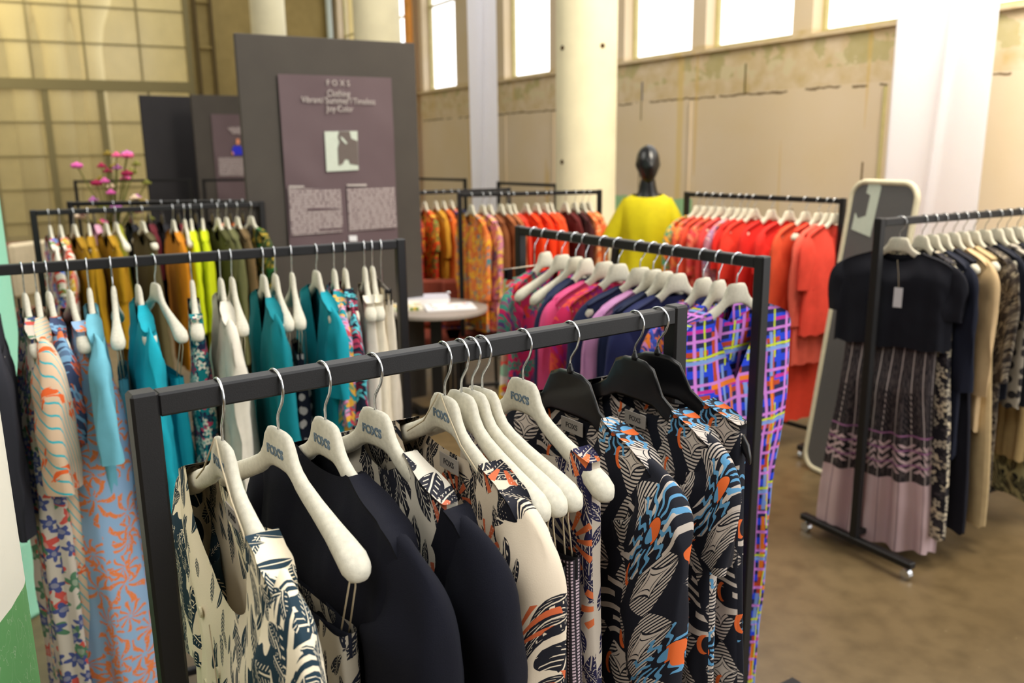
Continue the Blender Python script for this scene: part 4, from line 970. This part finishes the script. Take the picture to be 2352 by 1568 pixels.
# ------------------------------------------------------------------ mannequin
def mannequin():
    base = D(1487, 460, 6.0); t = thing('mannequin', 'glossy black mannequin standing by the coral rack', 'mannequin', (base.x, base.y, 0), math.radians(-14))
    me = bpy.data.meshes.new('figure')
    V = [(0, 0, .96, .15, .11), (0, .0, 1.12, .12, .09), (0, -.01, 1.3, .15, .10), (0, 0, 1.43, .12, .07), (0, 0, 1.50, .068, .065), (0, -.008, 1.56, .060, .06),
         (-.16, 0, 1.425, .05, .05), (-.2, 0, 1.22, .04, .04), (-.225, -.02, 1.0, .032, .032), (-.23, -.05, .82, .026, .03), (-.23, -.07, .72, .02, .035),
         (.16, 0, 1.425, .05, .05), (.2, 0, 1.22, .04, .04), (.225, -.02, 1.0, .032, .032), (.23, -.05, .82, .026, .03), (.23, -.07, .72, .02, .035),
         (-.08, 0, .84, .085, .085), (-.08, -.01, .5, .055, .055), (-.08, .01, .3, .05, .055), (-.08, .02, .08, .03, .035), (-.085, -.1, .05, .03, .022),
         (.08, 0, .84, .085, .085), (.08, -.01, .5, .055, .055), (.08, .01, .3, .05, .055), (.08, .02, .08, .03, .035), (.085, -.1, .05, .03, .022), (0, .0, 1.645, .052, .056)]
    Ed = [(0, 1), (1, 2), (2, 3), (3, 4), (4, 5), (3, 6), (6, 7), (7, 8), (8, 9), (9, 10), (3, 11), (11, 12), (12, 13), (13, 14), (14, 15), (0, 16), (16, 17), (17, 18), (18, 19), (19, 20), (0, 21), (21, 22), (22, 23), (23, 24), (24, 25), (5, 26)]
    me.from_pydata([v[:3] for v in V], Ed, []); o = obj('figure', me, BLACKP, t, smooth=False)
    s = o.modifiers.new('skin', 'SKIN'); s.use_smooth_shade = True; sv = me.skin_vertices[0].data
    for q, v in zip(sv, V): q.radius = v[3:]
    sv[0].use_root = True; m2 = o.modifiers.new('sub', 'SUBSURF'); m2.levels = m2.render_levels = 2
    hd = MB(); n = 28; rings = []
    for j in range(25):
        a = PI*(j+.02)/24.04; z = -.125*math.cos(a); r = math.sin(a); ring = []
        for i in range(n):
            b = 2*PI*i/n; x = math.cos(b)*r; y = math.sin(b)*r; wz = z/.125
            X = x*.074*(1+.10*sm(-.2, .8, wz)-.16*sm(.2, -1, wz)*1); Y = y*.092*(1+.06*wz)+.012*sm(-.2, .8, wz)
            if y < 0:
                Y -= .020*math.exp(-(x/.16)**2-((wz+.12)/.16)**2); Y -= .008*math.exp(-(x/.25)**2-((wz+.48)/.09)**2); Y += .009*math.exp(-((abs(x)-.38)/.17)**2-((wz-.06)/.12)**2); Y -= .010*math.exp(-(x/.3)**2-((wz+.82)/.15)**2)
            X += math.copysign(.010, x)*math.exp(-((abs(b-PI/2)-PI/2)/.18)**2-((wz+.05)/.2)**2) if abs(x) > .6 else 0
            ring.append((X, Y, z))
        rings.append(ring)
    hd.loft(rings); h = hd.build('head', BLACKP, t, (0, -.02, 1.70), math.radians(18), smooth=True); h.scale = (1.05, 1.05, 1.05)
    MB().lathe([(.19, 0), (.19, .012), (.18, .016)], n=36).build('base_plate', STEEL, t)
    MB().tube([(0, .12, .01), (0, .12, .42)], .012, 10).build('support_rod', CHROME, t)
    Y_ = solid((198, 184, 14), .7)
    d = thing('dress', 'yellow short-sleeved dress worn by the black mannequin', 'dress', (base.x, base.y, 1.50), math.radians(-14))
    mb = MB(); rings = []; nu = 64
    prof = [(-.0, .105, .075), (-.025, .15, .085), (-.05, .185, .10), (-.1, .20, .12), (-.2, .20, .135), (-.3, .185, .13), (-.42, .185, .125), (-.55, .20, .145), (-.75, .22, .16), (-.9, .225, .17)]
    for z, rx, ry in prof:
        rings.append([(rx*math.cos(2*PI*i/nu), ry*math.sin(2*PI*i/nu)+.008*math.sin(9*2*PI*i/nu+z*4)*min(1, -z*1.5), z+(-.02*max(0, -math.sin(2*PI*i/nu)) if z > -.02 else 0)) for i in range(nu)])
    mb.loft(rings, cap=False); me = mb.me(); ob = obj('body', me, Y_, d); s = ob.modifiers.new('s', 'SUBSURF'); s.levels = s.render_levels = 1
    for sgn in (-1, 1):
        rr = []; 
        for k in range(9):
            q = k/8; cx, cz = .125+.115*q, -.085-.23*q
            ta = math.radians(28+45*q); N = Vector((math.sin(ta)*1, 0, math.cos(ta)))
            rr.append([((cx+N.x*math.cos(2*PI*i/24)*.075)*sgn, .07*math.sin(2*PI*i/24), cz+N.z*math.cos(2*PI*i/24)*.075) for i in range(24)])
        obj('sleeve', MB().loft(rr, cap=False).me(), Y_, d)
mannequin()
# ------------------------------------------------------------------ tall framed mirror / panel
tp, bt_ = D(2035, 420, 4.55), P(1850, 1068, 0)
def panel_stand():
    Lw = .44; bl = P(1846, 1070, 0)
    best = None
    for yw in range(-70, -15, 3):
        for tl_ in range(2, 22, 2):
            for h_ in (1.5, 1.56, 1.62, 1.68, 1.74, 1.8):
                y_, t_ = math.radians(yw), math.radians(tl_); wx = Vector((math.cos(y_), math.sin(y_), 0)); bk = Vector((-math.sin(y_), math.cos(y_), 0))
                up = bk*math.sin(t_)+Vector((0, 0, math.cos(t_))); a = pr(bl+up*h_); b = pr(bl+up*h_+wx*Lw); c_ = pr(bl+up*h_+wx*Lw*.5)
                e = abs(a[0]-1960)+abs(b[0]-2104)+abs(c_[1]-418)
                if best is None or e < best[0]: best = (e, y_, t_, h_)
    yaw_, tilt, hh = best[1:]
    t = thing('standing_mirror', 'tall leaning mirror with rounded cream frame between coral and right racks', 'mirror', (bl.x, bl.y, 0), yaw_)
    def rr(w_, h_, r, n=8):
        pts = []
        for cx, cz, a0 in ((w_-r, r, -90), (w_-r, h_-r, 0), (r, h_-r, 90), (r, r, 180)):
            for k in range(n+1): a = math.radians(a0+90*k/n); pts.append((cx+r*math.cos(a), 0, cz+r*math.sin(a)))
        return pts
    fm = MB(); pts = rr(Lw, hh, .09); pts.append(pts[0]); fm.tube(pts, .016, 8, cap=False)
    fr_ = fm.build('frame', speckled('cream_lacquer', (206, 198, 172), .5), t, (0, 0, .016), smooth=True); fr_.rotation_euler = (-tilt, 0, 0)
    g = MB(); pts = rr(Lw, hh, .09)
    g.v = [(x, -.004, z) for x, y, z in pts]+[(x, .004, z) for x, y, z in pts]; n = len(pts); g.f = [tuple(range(n)), tuple(range(2*n-1, n-1, -1))]+[(i, n+i, n+(i+1) % n, (i+1) % n) for i in range(n)]
    g_ = g.build('glass', speckled('dark_mirror_glass', (110, 110, 112), .3, .02, metal=.5), fr_)
    s = MB(); q = [(.04, 1.38), (.16, 1.37), (.17, 1.60), (.10, 1.61), (.12, 1.56), (.09, 1.50), (.08, 1.42)]
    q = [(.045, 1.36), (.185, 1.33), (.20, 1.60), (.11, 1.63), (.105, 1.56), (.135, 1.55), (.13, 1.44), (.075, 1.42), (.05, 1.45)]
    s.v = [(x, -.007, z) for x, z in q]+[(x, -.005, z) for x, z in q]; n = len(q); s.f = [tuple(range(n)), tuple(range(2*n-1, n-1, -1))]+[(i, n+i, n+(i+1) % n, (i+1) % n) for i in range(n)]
    s.build('painted_reflection', M_mint, g_)  # reflection of the poster, painted on the glass as a flat pale shape
    ty_ = math.tan(tilt)*1.3+.02; lg = MB(); lg.tube([(.04, ty_, 1.3), (.04, ty_+.3, .012)], .012, 8).tube([(Lw-.04, ty_, 1.3), (Lw-.04, ty_+.3, .012)], .012, 8).tube([(.04, ty_+.28, .1), (Lw-.04, ty_+.28, .1)], .01, 8)
    lg.build('back_leg', speckled('cream_lacquer', (206, 198, 172), .5), t, smooth=True)
panel_stand()
# ------------------------------------------------------------------ round table with catalogues
def table():
    c = P(1000, 705, .76); top = .76
    t = thing('round_table', 'round table with grey top and black pedestal behind the nearest rack', 'table', (c.x, c.y, 0))
    R = .36
    MB().lathe([(R-.01, top-.03), (R, top-.024), (R, top-.004), (R-.004, top)], n=64).build('tabletop', speckled('grey_laminate', (150, 140, 132), .4), t, smooth=False)
    MB().box((0, 0, (top-.03+.03)/2), (.075, .075, top-.06)).build('pedestal', STEEL, t)
    MB().box((0, 0, .015), (.5, .07, .03)).box((0, 0, .015), (.07, .5, .03)).build('base', STEEL, t)
    M_pg = speckled('white_page', (232, 230, 232), .6, .02); 
    def slab(name, label, x, y, wdx, dy, th_, rz, z0, mt, cat):
        o = thing(name, label, cat, (c.x+x, c.y+y, z0), rz); MB().box((0, 0, th_/2), (wdx, dy, th_), 0, .002).build('pages', mt, o); return o
    o = slab('binder', 'white ring binder with thick block of plastic pages on the table', -.08, .17, .32, .2, .045, math.radians(8), top, M_pg, 'binder')
    MB().box((0, 0, .0465), (.325, .205, .003)).build('cover', speckled('white_cover', (214, 214, 226), .35), o)
    MB().tube([(.158+.02*math.cos(a/8*PI), .06, .045+.02*math.sin(a/8*PI)) for a in range(9)], .0025, 6).build('ring', CHROME, o)
    o = slab('catalogue', 'open white catalogue with coloured motifs at the table edge', .1, -.03, .34, .24, .012, math.radians(12), top, M_pg, 'catalogue')
    def f_m(t): u, v, z = oxyz(t); x, y, a, b, d = vor(u, v, 14, .9); col = mix((236, 234, 232), (226, 90, 50), (polar(x, y)[0] < .2) & (b < .3)); return mix(col, (80, 120, 190), (polar(x, y)[0] < .2) & (b > .75))
    MB().box((0, .0, .0128), (.3, .2, .001)).build('printed_page', mat('printed_page', f_m, .6), o)
    def f_c(t): u, v, z = oxyz(t); x, y, a, b, d = vor(u, v, 22, .9); col = mix((232, 226, 210), (220, 180, 40), (polar(x, y)[0] < .36) & (b < .35)); col = mix(col, (120, 140, 70), (polar(x, y)[0] < .3) & (b > .7)); return mix(col, (206, 50, 40), (polar(x, y)[0] < .28) & (abs(b-.45) < .07))
    slab('fabric_catalogue', 'catalogue with yellow and red flower cover on the table', -.2, -.04, .22, .2, .022, math.radians(14), top, mat('flowered_cover', f_c, .6), 'catalogue')
    # terracotta stool-like chairs behind
    for k, (px, py) in enumerate(((985, 800), (1085, 800))):
        q = P(px, py, .45); q.y += .35
        ch = thing('side_chair', ['terracotta upholstered chair behind the round table, left', 'terracotta upholstered chair behind the round table, right'][k], 'chair', (q.x, q.y, 0), math.radians(10*k))
        TC = solid((150, 74, 56)); MB().box((0, 0, .44), (.44, .42, .08), 0, .02).build('seat', TC, ch); MB().box((0, .2, .68), (.42, .05, .36), 0, .02).build('backrest', TC, ch)
        for sx in (-.19, .19):
            for sy in (-.18, .18): MB().tube([(sx, sy, 0), (sx*.95, sy*.95, .41)], .013, 8).build('leg', STEEL, ch)
table()
# ------------------------------------------------------------------ flowers and far chairs
def flowers():
    c = D(252, 440, 6.4); c.z = 0
    t = thing('pedestal_table', 'dark pedestal under the flower vase at far left', 'table', c); MB().lathe([(.2, 0), (.2, .02), (.03, .04), (.03, .98), (.25, 1.0), (.25, 1.02)], n=24).build('stand', STEEL, t, smooth=False)
    v = thing('flower_vase', 'vase of tall pink and magenta flowers before the glazing', 'vase', (c.x, c.y, 1.02))
    MB().lathe([(.05, 0), (.08, .08), (.07, .2), (.045, .28), (.055, .3)], n=24, cap=False).build('vase', speckled('dark_ceramic', (60, 50, 56), .4), v, smooth=True)
    rnd = random.Random(5); cols = [(206, 90, 160), (220, 90, 140), (190, 110, 180), (226, 200, 170), (150, 30, 70), (120, 120, 50), (130, 110, 40)]
    for k in range(36):
        a, r, h = rnd.uniform(0, 6.28), rnd.uniform(.05, .26), rnd.uniform(.1, .62)+.2; x, y = r*math.cos(a), r*math.sin(a)
        
        st = MB().tube([(0, 0, .2), (x*.4, y*.4, h*.6), (x, y, h)], .004, 5).build('stem', solid((96, 100, 44)), v)
        fl = MB()
        for m_ in range(6):
            b = m_*PI/3; fl.sphere((x+.024*math.cos(b), y+.024*math.sin(b), h), .022 if k < 15 else .013, 6, (1, 1, .8))
        fl.sphere((x, y, h+.008), .02, 6); fl.build('bloom', speckled('petal', cols[k % 7], .8), st, smooth=True)
    for k, (px, py, dd, cc) in enumerate(((60, 500, 7.4, (120, 84, 66)), (110, 505, 6.6, (196, 180, 150)))):
        q = D(px, py, dd); ch = thing('dining_chair', ['brown chair at far left before the glazing', 'beige padded chair behind the mustard rack post'][k], 'chair', (q.x, q.y, 0), math.radians(30+40*k)); m_ = solid(cc)
        MB().box((0, 0, .46), (.44, .44, .07), 0, .02).build('seat', m_, ch); MB().box((0, .2, .86 if k == 0 else .95), (.42, .06, .42), 0, .025).build('backrest', m_, ch)
        for sx in (-.18, .18):
            for sy in (-.18, .2): MB().tube([(sx, sy, 0), (sx, sy, .43 if sy < 0 else .85)], .012, 8).build('leg', STEEL, ch)
flowers()
# orange floor extension behind: nothing else
